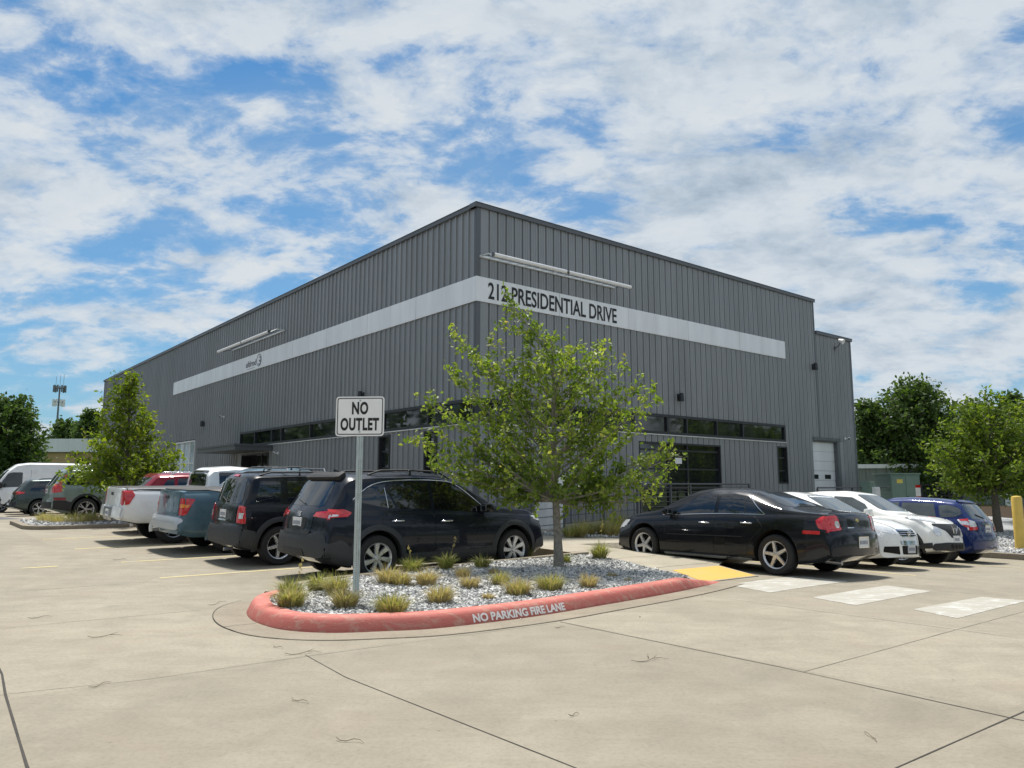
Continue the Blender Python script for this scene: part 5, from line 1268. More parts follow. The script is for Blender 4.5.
# ---------------------------------------------------------------- black sedan on the right
def black_sedan():
    sp_=dict(W=1.786,wb=2.852,r=.335,arch=.405,
      top=[(-1.06,.50),(-1.05,.72),(-.99,.78),(-.965,.98),(-.90,1.045),(-.45,1.085),(-.15,1.13),(.25,1.28),(.62,1.405),(.95,1.445),(1.45,1.45),(1.85,1.40),(2.25,1.24),(2.62,1.04),(2.85,.985),(3.3,.93),(3.60,.84),(3.74,.72),(3.79,.60),(3.80,.42)],
      bot=[(-1.06,.36),(-.7,.24),(-.4,.20),(3.2,.18),(3.5,.19),(3.80,.26)],
      belt=[(-1.06,.98),(-.4,.985),(1.0,.955),(2.4,.90),(3.2,.84),(3.8,.62)],wid=[(-1.06,.90),(-.6,.975),(0,1),(2.9,1),(3.3,.98),(3.80,.86)],bulge=(.17,.28),tumble=.36,crown=.17)
    c=Car('sedan','black four door sedan with a gold badge on its boot lid parked by the sidewalk','car',sp_,'paint_black')
    c.door([(.38,.94),(1.20,.925),(1.20,.28),(.56,.28),(.46,.56),(.22,.78)],handle=(.54,.83))
    c.door([(1.215,.925),(2.26,.885),(2.33,.62),(2.32,.28),(1.215,.28)],handle=(1.42,.805))
    c.patch('side_window','S',[(.30,.995),(1.17,.99),(1.17,1.32),(.92,1.335),(.62,1.29)],'glass',off=.003)
    c.patch('side_window','S',[(1.25,.985),(2.20,.945),(1.95,1.13),(1.65,1.27),(1.25,1.325)],'glass',off=.003)
    c.line('window_pillar','S',[(.60,1.0),(.66,1.29)],.018,'black_plastic',off=.007)
    c.line('window_trim','S',[(.22,.985),(1.2,.975),(2.42,.915)],.016,'chrome')
    c.line('window_trim','S',[(.22,.99),(.42,1.14),(.60,1.31)],.016,'chrome')
    c.line('door_molding','S',[(.62,.60),(2.28,.57)],.016,'black_plastic',off=.008)
    c.patch('rocker_trim','S',[(.46,.185),(2.36,.175),(2.36,.235),(.46,.245)],'chrome',off=.012,rnd=.01)
    c.patch('rear_window','B',[(-.62,1.13),(.62,1.13),(.50,1.38),(-.50,1.38)],'glass',off=.004,rnd=.05)
    c.patch('boot_lid','B',[(-.52,.76),(.52,.76),(.56,1.02),(-.56,1.02)],'paint_black',off=.008,rnd=.04)
    c.patch('bumper','B',[(-.80,.38),(.80,.38),(.86,.60),(.82,.73),(-.82,.73),(-.86,.60)],'paint_blueblack',off=.014,rnd=.05)
    c.multi('tail_light',[('B',[(.50,.77),(.82,.74),(.86,.98),(.54,1.0)]),('S',[(-.98,.76),(-.76,.79),(-.70,.92),(-.80,.985),(-.96,.975)])],'red_lens',off=.014,rnd=.03)
    c.sym('reverse_light','B',[(.585+a,.86+b) for a,b in oval(.05,.06,14)],'clear_lens',off=.024,rnd=0)
    c.patch('side_marker','S',[(-.78,.70),(-.50,.70),(-.50,.755),(-.78,.755)],'red_lens',off=.006,rnd=.02)
    c.plate('B',0,.58,frame='chrome',off=.02); c.emblem('B',0,.925,[[(-.06,-.012),(-.018,-.012),(-.024,-.028),(.024,-.028),(.03,-.012),(.06,-.012),(.06,.012),(.018,.012),(.024,.028),(-.024,.028),(-.03,.012),(-.06,.012)]],mat('gold_badge',(.75,.58,.22),.25,.9,var=.05) and 'gold_badge')
    c.multi('emblem_letters',[('B',[(.16,.80),(.34,.80),(.34,.815),(.16,.815)])],'chrome',off=.016,rnd=0,mirror=False)
    c.line('boot_seam','B',[(-.62,1.045),(.62,1.045)],.010,'seal')
    mb=MB(); mb.tube([(-.7,.55,.27),(-.98,.55,.26)],.035,12); link('exhaust_pipe',mb.mesh(),'dark_alloy',c.root)
    c.patch('windshield','F',[(-.62,1.01),(.62,1.01),(.52,1.39),(-.52,1.39)],'glass',off=.004,rnd=.05)
    c.multi('headlight',[('F',[(.42,.62),(.80,.68),(.76,.80),(.46,.74)]),('S',[(3.30,.80),(3.62,.74),(3.70,.66),(3.45,.64)])],'clear_lens',off=.008)
    c.patch('grille','F',[(-.38,.40),(.38,.40),(.42,.70),(-.42,.70)],'black_plastic',off=.006); c.line('hood_edge','T',[(3.45,-.55),(3.52,0),(3.45,.55)],.012,'seal')
    c.mirror(2.20,.93,'paint_black',size=(.13,.19,.13)); c.wheels('star','alloy',5,.68)
    c.place(12.43,7.26,HV)
black_sedan()
# ---------------------------------------------------------------- white sedan nose-out
def white_sedan():
    sp_=dict(W=1.82,wb=2.71,r=.33,arch=.40,
      top=[(-1.10,.5),(-1.08,.85),(-.98,1.02),(-.5,1.06),(.25,1.30),(.75,1.43),(1.4,1.45),(1.85,1.38),(2.45,1.07),(2.62,1.0),(3.1,.93),(3.42,.83),(3.58,.70),(3.62,.45)],
      bot=[(-1.1,.34),(-.7,.22),(3.2,.20),(3.62,.24)],belt=[(-1.1,.96),(.5,.95),(2.4,.90),(3.2,.82),(3.62,.6)],wid=[(-1.1,.9),(-.6,.98),(0,1),(2.8,1),(3.62,.86)],bulge=(.17,.30),tumble=.34,crown=.11)
    c=Car('sedan','white sedan nose-out with a round chrome badge between the black sedan and white crossover','car',sp_,'paint_white')
    c.door([(.25,.93),(1.15,.92),(1.15,.28),(.5,.28),(.4,.56),(.2,.78)],handle=(.45,.82),hm='paint_white'); c.door([(1.165,.92),(2.2,.88),(2.25,.28),(1.165,.28)],handle=(1.38,.80),hm='paint_white')
    c.patch('side_window','S',[(.25,.99),(1.12,.98),(1.12,1.31),(.55,1.28)],'glass',off=.003); c.patch('side_window','S',[(1.2,.98),(2.15,.94),(1.6,1.27),(1.2,1.32)],'glass',off=.003)
    c.patch('windshield','F',[(-.64,1.06),(.64,1.06),(.54,1.38),(-.54,1.38)],'glass_clear',off=.004,rnd=.05); c.patch('rear_window','B',[(-.6,1.12),(.6,1.12),(.5,1.37),(-.5,1.37)],'glass',off=.004,rnd=.05)
    c.patch('grille','F',[(-.30,.62),(.30,.62),(.36,.76),(-.36,.76)],'chrome',off=.006,rnd=.04)
    for z in (.655,.69,.725): c.patch('grille_slat','F',[(-.30,z-.012),(.30,z-.012),(.32,z+.006),(-.32,z+.006)],'well',off=.012,rnd=.004)
    c.emblem_ring('F',0,.69,.062,.062,.010,[[(-.035,.045),(0,-.0),(.035,.045)],[(-.05,.02),(-.022,-.05),(0,.005),(.022,-.05),(.05,.02)]],off=.026)
    c.patch('lower_grille','F',[(-.30,.30),(.30,.30),(.32,.46),(-.32,.46)],'well',off=.006,rnd=.03); c.sym('fog_grille','F',[(.38,.30),(.74,.34),(.72,.44),(.40,.45)],'well',off=.006)
    c.patch('chrome_band','F',[(-.34,.47),(.34,.47),(.36,.55),(-.36,.55)],'chrome',off=.010,rnd=.03)
    c.plate('F',0,.40,m='plate_tex'); c.multi('headlight',[('F',[(.40,.66),(.78,.72),(.72,.84),(.44,.78)]),('S',[(3.05,.84),(3.40,.76),(3.50,.68),(3.15,.74)])],'clear_lens',off=.008)
    mb=MB(); q=c.surf('F',-.08,.40,.035); mb.box(q.x,q.x+.004,-.13,-.05,.43,.455); 
    c.line('hood_seam','T',[(2.75,.60),(3.2,.50),(3.48,.34)],.008,'seal',off=.005); c.line('hood_seam','T',[(2.75,-.60),(3.2,-.50),(3.48,-.34)],.008,'seal',off=.005)
    c.multi('tail_light',[('B',[(.45,.80),(.82,.80),(.82,.95),(.45,.95)])],'red_lens'); c.mirror(2.12,.93,'paint_white',size=(.13,.19,.13)); c.wheels('multi','alloy',9,.68)
    c.place(15.15,10.25,HV+math.pi)
white_sedan()
# ---------------------------------------------------------------- white bulging crossover
def white_crossover():
    sp_=dict(W=1.765,wb=2.53,r=.34,arch=.42,
      top=[(-.78,.55),(-.77,.78),(-.70,.95),(-.60,1.10),(-.30,1.40),(-.1,1.50),(.5,1.56),(1.1,1.57),(1.45,1.52),(2.12,1.14),(2.28,1.07),(2.85,1.02),(3.10,.93),(3.24,.80),(3.30,.62),(3.32,.42)],
      bot=[(-.78,.40),(-.5,.26),(2.9,.24),(3.32,.34)],belt=[(-.78,1.04),(.3,1.04),(1.6,1.0),(2.3,.99),(2.9,.93),(3.3,.70)],wid=[(-.78,.9),(-.3,1),(.5,.98),(1.4,.97),(2.3,1.0),(2.8,1.0),(3.32,.90)],bulge=(.18,.26),tumble=.34,crown=.10)
    c=Car('suv','white rounded crossover with round lamps and black lower cladding parked nose-out','suv',sp_,'paint_pearl')
    c.door([(.18,1.02),(.92,1.0),(.92,.36),(.5,.36),(.40,.60),(.12,.8)],handle=(.32,1.0),hm='black_plastic'); c.door([(.935,1.0),(1.98,.97),(2.02,.36),(.935,.36)],handle=(1.15,.90),hm='paint_pearl')
    c.patch('side_window','S',[(.10,1.10),(.90,1.06),(.90,1.42),(.35,1.38)],'glass',off=.003); c.patch('side_window','S',[(.96,1.06),(1.90,1.02),(1.70,1.26),(1.38,1.41),(.96,1.43)],'glass_clear',off=.003)
    c.patch('windshield','F',[(-.66,1.13),(.66,1.13),(.54,1.48),(-.54,1.48)],'glass_clear',off=.004,rnd=.06)
    c.patch('front_cladding','F',[(-.78,.34),(.78,.34),(.74,.47),(.40,.50),(-.40,.50),(-.74,.47)],'black_plastic',off=.014,rnd=.04)
    for y in (-.24,-.08,.08,.24): c.patch('intake','F',[(y+a,.42+b) for a,b in oval(.06,.05,14)],'well',off=.020,rnd=0)
    c.patch('grille','F',[(-.34,.74),(-.20,.60),(.20,.60),(.34,.74),(.62,.84),(.60,.88),(-.60,.88),(-.62,.84)],'black_plastic',off=.010,rnd=.02)
    c.emblem_ring('F',0,.745,.062,.062,.014,[[(-.08,.0),(.08,.0)],[(-.15,.10),(-.06,-.06)],[(.15,.10),(.06,-.06)]],off=.026)
    c.sym('fog_lamp','F',[(.60+a,.72+b) for a,b in oval(.095,.095,20)],'clear_lens',off=.014,rnd=0)
    c.multi('turn_light',[('F',[(.45,.90),(.80,.96),(.78,1.0),(.46,.94)]),('S',[(2.60,1.03),(3.0,.94),(3.02,.90),(2.7,.97)])],'amber_lens' if False else 'clear_lens',off=.012)
    c.plate('F',0,.57,m='plate_white'); 
    c.patch('rocker_cladding','S',[(.36,.25),(2.14,.25),(2.14,.37),(.38,.37)],'black_plastic',off=.012); c.patch('bumper_cladding','S',[(2.86,.36),(3.24,.38),(3.20,.50),(2.93,.46)],'black_plastic',off=.014)
    c.arch_trim('black_plastic',wdt=.045,off=.012)
    c.multi('tail_light',[('B',[(.45,.95),(.8,.95),(.78,1.12),(.5,1.15)])],'red_lens'); c.patch('rear_window','B',[(-.5,1.15),(.5,1.15),(.44,1.40),(-.44,1.40)],'glass',off=.004)
    c.patch('hood_badge','T',[(2.62,.30),(2.78,.32),(2.76,.42),(2.60,.40)],'red_lens',off=.004,rnd=.03)
    c.mirror(1.86,1.02,'paint_pearl',size=(.13,.22,.16)); c.wheels('split','alloy',6,.70)
    c.place(17.75,10.13,HV+math.pi)
white_crossover()
# ---------------------------------------------------------------- blue hatchback
def blue_hatch():
    sp_=dict(W=1.695,wb=2.50,r=.30,arch=.36,
      top=[(-.75,.50),(-.745,.66),(-.69,.72),(-.67,.96),(-.60,1.04),(-.40,1.33),(-.28,1.45),(.2,1.50),(.8,1.525),(1.3,1.50),(1.7,1.38),(2.45,1.02),(2.6,.96),(3.0,.86),(3.15,.74),(3.2,.5)],
      bot=[(-.75,.32),(-.5,.22),(2.9,.2),(3.2,.26)],belt=[(-.75,.99),(0,.985),(1.2,.93),(2.4,.86),(3.1,.72)],wid=[(-.75,.92),(-.4,.98),(0,1),(2.5,1),(3.2,.88)],bulge=(.15,.26),tumble=.28,crown=.10)
    c=Car('hatchback','blue hatchback with large rear glass and red and clear tail lights at the row end','car',sp_,'paint_blue')
    c.door([(.22,.96),(1.0,.93),(1.0,.30),(.46,.30),(.38,.55),(.14,.74)],handle=(.32,.86),hm='paint_blue'); c.door([(1.015,.93),(2.0,.87),(2.05,.30),(1.015,.30)],handle=(1.22,.82),hm='paint_blue')
    c.patch('side_window','S',[(.14,1.03),(.97,1.0),(.97,1.37),(.22,1.36)],'glass_clear',off=.003); c.patch('side_window','S',[(1.04,1.0),(1.95,.93),(1.62,1.26),(1.35,1.36),(1.04,1.38)],'glass_clear',off=.003)
    c.patch('quarter_window','S',[(-.42,1.14),(-.30,1.06),(.05,1.03),(.11,1.32),(-.12,1.33),(-.34,1.26)],'glass_clear',off=.003,rnd=.05)
    c.patch('rear_window','B',[(-.58,1.02),(.58,1.02),(.50,1.36),(-.50,1.36)],'glass_clear',off=.004,rnd=.07)
    c.patch('hatch_panel','B',[(-.50,.64),(.50,.64),(.52,.98),(-.52,.98)],'paint_blue',off=.008,rnd=.05)
    c.patch('bumper','B',[(-.76,.34),(.76,.34),(.80,.50),(.78,.68),(-.78,.68),(-.80,.50)],'paint_blue',off=.016,rnd=.05)
    c.multi('tail_light',[('B',[(.50,.78),(.80,.76),(.78,1.0),(.54,.96)]),('S',[(-.70,.78),(-.44,.86),(-.32,.99),(-.50,1.02),(-.66,.99)])],'clear_lens',off=.012,rnd=.02)
    c.multi('brake_light',[('B',[(.50,.77),(.81,.75),(.81,.83),(.50,.84)]),('S',[(-.71,.77),(-.52,.82),(-.42,.885),(-.69,.85)])],'red_lens',off=.018,rnd=.01)
    c.multi('brake_light',[('S',[(-.66,.97),(-.40,.96),(-.36,.99),(-.5,1.02),(-.64,1.0)])],'red_lens',off=.018,rnd=.01)
    c.plate('B',0,.80,frame='chrome'); c.patch('tailgate_trim','B',[(-.22,.90),(.22,.90),(.22,.93),(-.22,.93)],'chrome',off=.016,rnd=.01)
    c.emblem_ring('B',0,.985,.04,.035,.010,[[(-.02,.025),(-.015,-.025)],[(.02,.025),(.015,-.025)],[(-.02,0),(.02,0)]])
    c.patch('spoiler','B',[(-.52,1.39),(.52,1.39),(.50,1.44),(-.50,1.44)],'paint_blue',off=.03,inn=0,rnd=.02)
    c.line('wiper','B',[(-.02,1.04),(.30,1.12)],.02,'black_plastic',off=.02)
    c.patch('windshield','F',[(-.6,1.0),(.6,1.0),(.5,1.42),(-.5,1.42)],'glass',off=.004); c.multi('headlight',[('F',[(.4,.68),(.74,.74),(.7,.86),(.42,.78)])],'clear_lens')
    c.mirror(1.92,.93,'paint_blue',size=(.12,.18,.13)); c.wheels('split','alloy',6,.66)
    c.place(20.3,7.8,HV)
blue_hatch()

# ================================================================ TREES AND PLANTS
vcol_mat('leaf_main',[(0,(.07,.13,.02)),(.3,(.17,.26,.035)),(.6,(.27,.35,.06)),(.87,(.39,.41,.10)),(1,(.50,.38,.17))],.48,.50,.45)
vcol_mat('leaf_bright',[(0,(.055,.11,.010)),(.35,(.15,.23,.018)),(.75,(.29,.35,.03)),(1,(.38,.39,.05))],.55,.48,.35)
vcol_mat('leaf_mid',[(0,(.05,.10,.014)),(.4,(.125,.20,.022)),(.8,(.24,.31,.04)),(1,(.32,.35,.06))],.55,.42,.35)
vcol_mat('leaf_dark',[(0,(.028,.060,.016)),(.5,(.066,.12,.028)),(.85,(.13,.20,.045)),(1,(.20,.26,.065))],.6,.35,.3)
mat('bark',(.13,.115,.095),.9,var=.35,vscale=30,bump=.7,bscale=45)
mat('bark_light',(.26,.24,.205),.9,var=.30,vscale=22,bump=.6,bscale=40)
def leaves_mesh(name,cen,nrm_bias,size,val,rng,parent,m,aspect=.55,tri=False):
    n=len(cen); q=rng.normal(size=(n,3)); q[:,2]+=nrm_bias; q/=np.linalg.norm(q,axis=1)[:,None]
    t=rng.normal(size=(n,3)); t-=q*(t*q).sum(1)[:,None]; t/=np.linalg.norm(t,axis=1)[:,None]; b=np.cross(q,t)
    s=size*rng.uniform(.65,1.3,n)
    a=s[:,None]
    P0=cen-t*a*.5; P1=cen+b*a*.5*aspect-t*a*.05+q*a*.06; P2=cen+t*a*.5-q*a*.05; P3=cen-b*a*.5*aspect-t*a*.05+q*a*.06
    V=np.stack([P0,P1,P2,P3],1).reshape(-1,3); i=np.arange(n)*4
    F=np.concatenate([np.stack([i,i+1,i+2],1),np.stack([i,i+2,i+3],1)])
    me=bpy.data.meshes.new(name); me.from_pydata(V.tolist(),[],F.tolist()); me.update()
    at=me.color_attributes.new('Col','FLOAT_COLOR','POINT'); v=np.clip(val,0,1).repeat(4); at.data.foreach_set('color',np.stack([v]*3+[np.ones_like(v)],1).ravel())
    return link(name,me,m,parent)
def tree(name,label,cat,base,H,tr,tips,leaf,per,m,bark,seed,start=.30,group=None,twig=.45,tipbright=.35,spread=.10,trunk_top=None,nt=7):
    """trunk with limbs that run out to the given tips (relative to the base), twigs along every limb and leaves along every twig"""
    rng=np.random.default_rng(seed); root=empty(name,base); tag(root,label,cat,group)
    mb=MB(); top=Vector(trunk_top or (0,0,H*.9)); tp=[]
    for i in range(9):
        t=i/8; tp.append(Vector((top.x*t+math.sin(t*6+seed)*tr*.5*t,top.y*t+math.cos(t*5+seed)*tr*.5*t,top.z*t-(.1 if i==0 else 0))))
    mb.tube(tp,[tr*(1.25 if i==0 else 1)*(1-.88*(i/8)**.9)+.004 for i in range(9)],9)
    C_=[];Vv=[]
    for k,tip in enumerate(tips):
        tip=Vector(tip); hz=math.hypot(tip.x-top.x*.5,tip.y-top.y*.5)
        zs_=min(max(tip.z-hz*rng.uniform(.55,.95)-.15,start*H),H*.86); f=min(zs_/top.z,.97); i=min(int(f*8),7); s0=tp[i].lerp(tp[i+1],f*8-i)
        mid=s0.lerp(tip,.5)+Vector((rng.normal()*.05,rng.normal()*.05,-.06*hz)); L=(tip-s0).length
        pts=[s0*(1-t)**2+mid*2*t*(1-t)+tip*t*t for t in [j/7 for j in range(8)]]
        r0=tr*(.34*(1-f)+.12)*min(1,L/1.2+.3); mb.tube(pts,[max(r0*(1-j/7.4),.003) for j in range(8)],5)
        nn=max(3,int(L*nt))
        for j in range(nn):
            t=.22+.78*(j+rng.random())/nn; t=min(t,1); ii=min(int(t*7),6); p=pts[ii].lerp(pts[ii+1],t*7-ii)
            d=(pts[ii+1]-pts[ii]).normalized(); w=Vector(rng.normal(size=3)); w=(w-d*w.dot(d)*.5).normalized(); w=(w+d*.7+Vector((0,0,.25))).normalized()
            tl=twig*(1.1-t*.65)*rng.uniform(.5,1.2); e=p+w*tl
            mb.tube([p,e],[.006 if tr<.2 else .02,.002],3,cap=False)
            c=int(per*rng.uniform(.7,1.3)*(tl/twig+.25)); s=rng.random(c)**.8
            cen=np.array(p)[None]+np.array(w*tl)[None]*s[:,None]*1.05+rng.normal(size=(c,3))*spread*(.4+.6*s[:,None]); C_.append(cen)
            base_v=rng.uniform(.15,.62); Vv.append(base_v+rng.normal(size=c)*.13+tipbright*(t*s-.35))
    link('trunk',mb.mesh(),bark,root,smooth=60)
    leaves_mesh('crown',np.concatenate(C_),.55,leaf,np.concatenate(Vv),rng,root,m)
    return root
def ray(px,py,Y):
    """direction of a photographed point at depth Y (used once to write down where a limb ends)"""
    F_,th=762.42,R(7.566); u=(px-512)/F_; v=-(py-384)/F_; d=(u,math.cos(th)-v*math.sin(th),math.sin(th)+v*math.cos(th)); return (d[0]/d[1]*Y,Y,1.46+d[2]/d[1]*Y)
def limb_tips(outline,Y0,base,jit,seed,inner=30,rad=1.6,zlo=1.3,zhi=3.6,hfun=None):
    rng=random.Random(seed); out=[]
    for px,py in outline:
        Y=Y0+rng.uniform(-jit,jit); x,y,z=ray(px,py,Y); out.append((x-base[0],y-base[1],z-base[2]))
    for k in range(inner):
        a=k*2.399+rng.uniform(-.2,.2); z=zlo+(zhi-zlo)*(k+.5)/inner; r=rad*(hfun(z) if hfun else 1)*rng.uniform(.55,1.0); out.append((r*math.cos(a),r*math.sin(a),z))
    return out
bx_,by_=.75,12.45; bz_=gz(bx_,by_)+.17; b0=(bx_,by_,bz_)
outl=[(503,291),(508,305),(500,318),(545,338),(560,345),(592,352),(603,344),(613,347),(630,362),(645,378),(655,388),(652,400),(672,440),(680,453),(678,466),(668,485),(655,497),(640,480),(610,512),(590,498),(520,500),(480,482),(468,476),(452,474),(440,470),(426,466),(408,436),(412,443),(430,425),(420,393),(432,398),(447,366),(452,374),(449,330),(458,338),(470,348),(478,362),(486,338),(530,330),(470,410),(640,430),(575,350),(520,355),(620,390),(560,372)]
hf=lambda z:max(.12,(1-((z-1.75)/2.55)**1.6)) if z>1.75 else .62+.2*z
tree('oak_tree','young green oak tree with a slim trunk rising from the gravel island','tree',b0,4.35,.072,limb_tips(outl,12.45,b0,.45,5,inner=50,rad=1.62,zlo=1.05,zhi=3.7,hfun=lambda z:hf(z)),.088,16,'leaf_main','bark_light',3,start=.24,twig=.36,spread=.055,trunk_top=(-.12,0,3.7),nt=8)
# left tree on the far island
bx_,by_=P(5.75,26.0); b1=(bx_,by_,gz(bx_,by_)+.15)
outl=[(112,380),(124,388),(108,392),(138,402),(147,412),(102,402),(96,420),(84,434),(70,452),(66,470),(85,478),(80,462),(150,425),(158,440),(170,448),(182,456),(180,466),(165,478),(130,485),(110,482),(152,470),(90,440)]
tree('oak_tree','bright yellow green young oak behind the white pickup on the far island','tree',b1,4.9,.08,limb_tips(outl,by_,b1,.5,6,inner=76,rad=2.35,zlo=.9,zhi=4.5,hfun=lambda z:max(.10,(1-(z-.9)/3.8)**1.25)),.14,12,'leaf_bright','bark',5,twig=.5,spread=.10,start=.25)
# right tree by the yellow bollard
x,y,_=ray(998,533,27.0); b2=(x,y,gz(x,y)+.3)
outl=[(985,392),(1005,398),(1020,402),(960,408),(945,425),(930,438),(925,450),(938,462),(955,478),(968,492),(940,480),(1030,400),(1045,420),(1060,450),(1055,480),(1030,495),(1010,492),(972,405),(990,490)]
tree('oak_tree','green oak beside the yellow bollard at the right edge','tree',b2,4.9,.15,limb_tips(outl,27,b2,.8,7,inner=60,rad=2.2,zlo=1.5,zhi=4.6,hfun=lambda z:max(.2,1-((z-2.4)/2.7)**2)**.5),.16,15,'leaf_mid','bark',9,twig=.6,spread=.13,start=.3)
x,y,_=ray(1034,520,31.0); b3=(x,y,gz(x,y)+.4)
tree('oak_tree','second green oak partly cut off by the right edge','tree',b3,4.9,.13,limb_tips([],31,b3,.8,8,inner=60,rad=2.3,zlo=1.5,zhi=4.8,hfun=lambda z:max(.2,1-((z-2.5)/2.8)**2)**.5),.16,13,'leaf_mid','bark',10,twig=.6,spread=.13,start=.3)
# dark mature trees in the distance
def big_tree(label,px,py_top,Y,wpx,seed,m='leaf_dark',group='dark trees behind the buildings',n=120,trunk=.25,leaf=.42,zlo=.12,cat='tree',per=11):
    x,y,zt=ray(px,py_top,Y); g=gz(x,y); H=zt-g; rad=wpx/2*Y/762
    tips=limb_tips([],Y,(0,0,0),0,seed,inner=n,rad=rad,zlo=H*zlo,zhi=H*.99,hfun=lambda z:max(.06,1-abs((z/H-.42)/.60)**2.4)**.6)
    return tree('shade_tree',label,cat,(x,y,g),H*.98,trunk,tips,leaf,per,m,'bark',seed,twig=rad*.30,spread=rad*.085,start=.10,group=group,tipbright=.3,nt=14/rad)
big_tree('large dark tree at the left edge behind the white van',12,397,75,76,21,n=190)
big_tree('added dark tree out of view past the left edge',-62,392,54,70,31,n=110)  # trees past the left edge: unseen, added to darken the left strip window reflections
big_tree('second added dark tree out of view past the left edge',-150,388,52,80,32,n=110)
big_tree('third added dark tree out of view past the left edge',-240,392,50,80,33,n=110)
big_tree('dark tree behind the low tan building, left of the warehouse',66,419,98,42,22,n=110,leaf=.5)
big_tree('taller dark tree between the antenna mast and the warehouse',92,409,92,40,23,n=110,leaf=.5)
big_tree('rounded dark tree nearest the annex on the right',868,400,52,60,24,n=110,leaf=.30)
big_tree('tall dark tree rising above the green cabinet',914,380,50,96,25,n=220,leaf=.30)
big_tree('far dark tree behind the right hand oaks',975,400,72,60,26,n=120,leaf=.4)
big_tree('far dark tree top showing above the oak at the right edge',1012,392,70,48,27,n=110,leaf=.4)
big_tree('distant dark tree low behind the shed',945,425,80,60,28,n=90,leaf=.45)

# ---- ornamental grasses
vcol_mat('grass_blade',[(0,(.12,.17,.04)),(.35,(.26,.30,.08)),(.6,(.42,.39,.18)),(.85,(.54,.43,.25)),(1,(.52,.42,.29))],.8,.35,.2)
def grass(u,v,zf,label,w,h,n,dry,seed,stalks=0,spread=.9,group='ornamental grasses on the gravel island'):
    rng=np.random.default_rng(seed); x0,y0=P(u,v); z0=gz(x0,y0)+zf
    a=rng.uniform(0,2*math.pi,n); lean=rng.random(n)**.6*spread*1.2; L=h*rng.uniform(.55,1.1,n); r0=rng.random(n)**.5*w*.28
    V=[];F=[];vals=[]
    for i in range(n):
        dx,dy=math.cos(a[i]),math.sin(a[i]); bx,by=dx*r0[i],dy*r0[i]; wd=.0034*rng.uniform(.6,1.4)*(1+h)
        l1=math.sin(lean[i])*L[i]; z1=math.cos(lean[i]*.8)*L[i]; tw=rng.uniform(-.4,.4); sxx,syy=-math.sin(a[i]+tw),math.cos(a[i]+tw)
        k=len(V); droop=1-.35*lean[i]
        for t,ww in ((0,1),(.5,.8),(1,.08)):
            rr=l1*t**1.5; zz_=z1*(t*(1.25-.25*t))*(droop if t==1 else 1)
            V.append((bx+dx*rr-sxx*wd*ww,by+dy*rr-syy*wd*ww,zz_)); V.append((bx+dx*rr+sxx*wd*ww,by+dy*rr+syy*wd*ww,zz_))
        F+=[(k,k+1,k+3,k+2),(k+2,k+3,k+5,k+4)]; vv=dry+.16+rng.normal()*.24; vals+=[float(np.clip(vv+d_,0,1)) for d_ in (.25,.25,.0,.0,-.08,-.08)]
    for j in range(stalks):
        aa=rng.uniform(0,6.28); dx,dy=math.cos(aa),math.sin(aa); Ls=h*rng.uniform(1.3,1.9); k=len(V); rr=Ls*rng.uniform(.1,.35)
        for t in (0,.5,1): V+=[(dx*rr*t-.0015,dy*rr*t,Ls*t),(dx*rr*t+.0015,dy*rr*t,Ls*t)]
        F+=[(k,k+1,k+3,k+2),(k+2,k+3,k+5,k+4)]; vals+=[.8]*6
        for q in range(14):
            t=rng.uniform(.72,1.03); c=np.array((dx*rr*t,dy*rr*t,Ls*t))+rng.normal(size=3)*.012; k=len(V); d=rng.normal(size=3)*.010; V+=[tuple(c-d),tuple(c+d),tuple(c+np.array((0,0,.03)))]; F.append((k,k+1,k+2)); vals+=[.8]*3
    me=bpy.data.meshes.new('grass_clump'); me.from_pydata(V,[],F); me.update()
    at=me.color_attributes.new('Col','FLOAT_COLOR','POINT'); v=np.array(vals); at.data.foreach_set('color',np.stack([v]*3+[np.ones_like(v)],1).ravel())
    o=link('grass_clump',me,'grass_blade'); o.location=(x0,y0,z0); tag(o,label,'grass clump',group); return o
def G_uv(px,py,zf):
    z=0
    for _ in range(40):
        F_,th=762.42,R(7.566); uu=(px-512)/F_; vv=-(py-384)/F_; d=(uu,math.cos(th)-vv*math.sin(th),math.sin(th)+vv*math.cos(th)); t=(z+zf-1.46)/d[2]; z=.5*z+.5*gz(d[0]*t,d[1]*t)
    return UV(d[0]*t,d[1]*t)
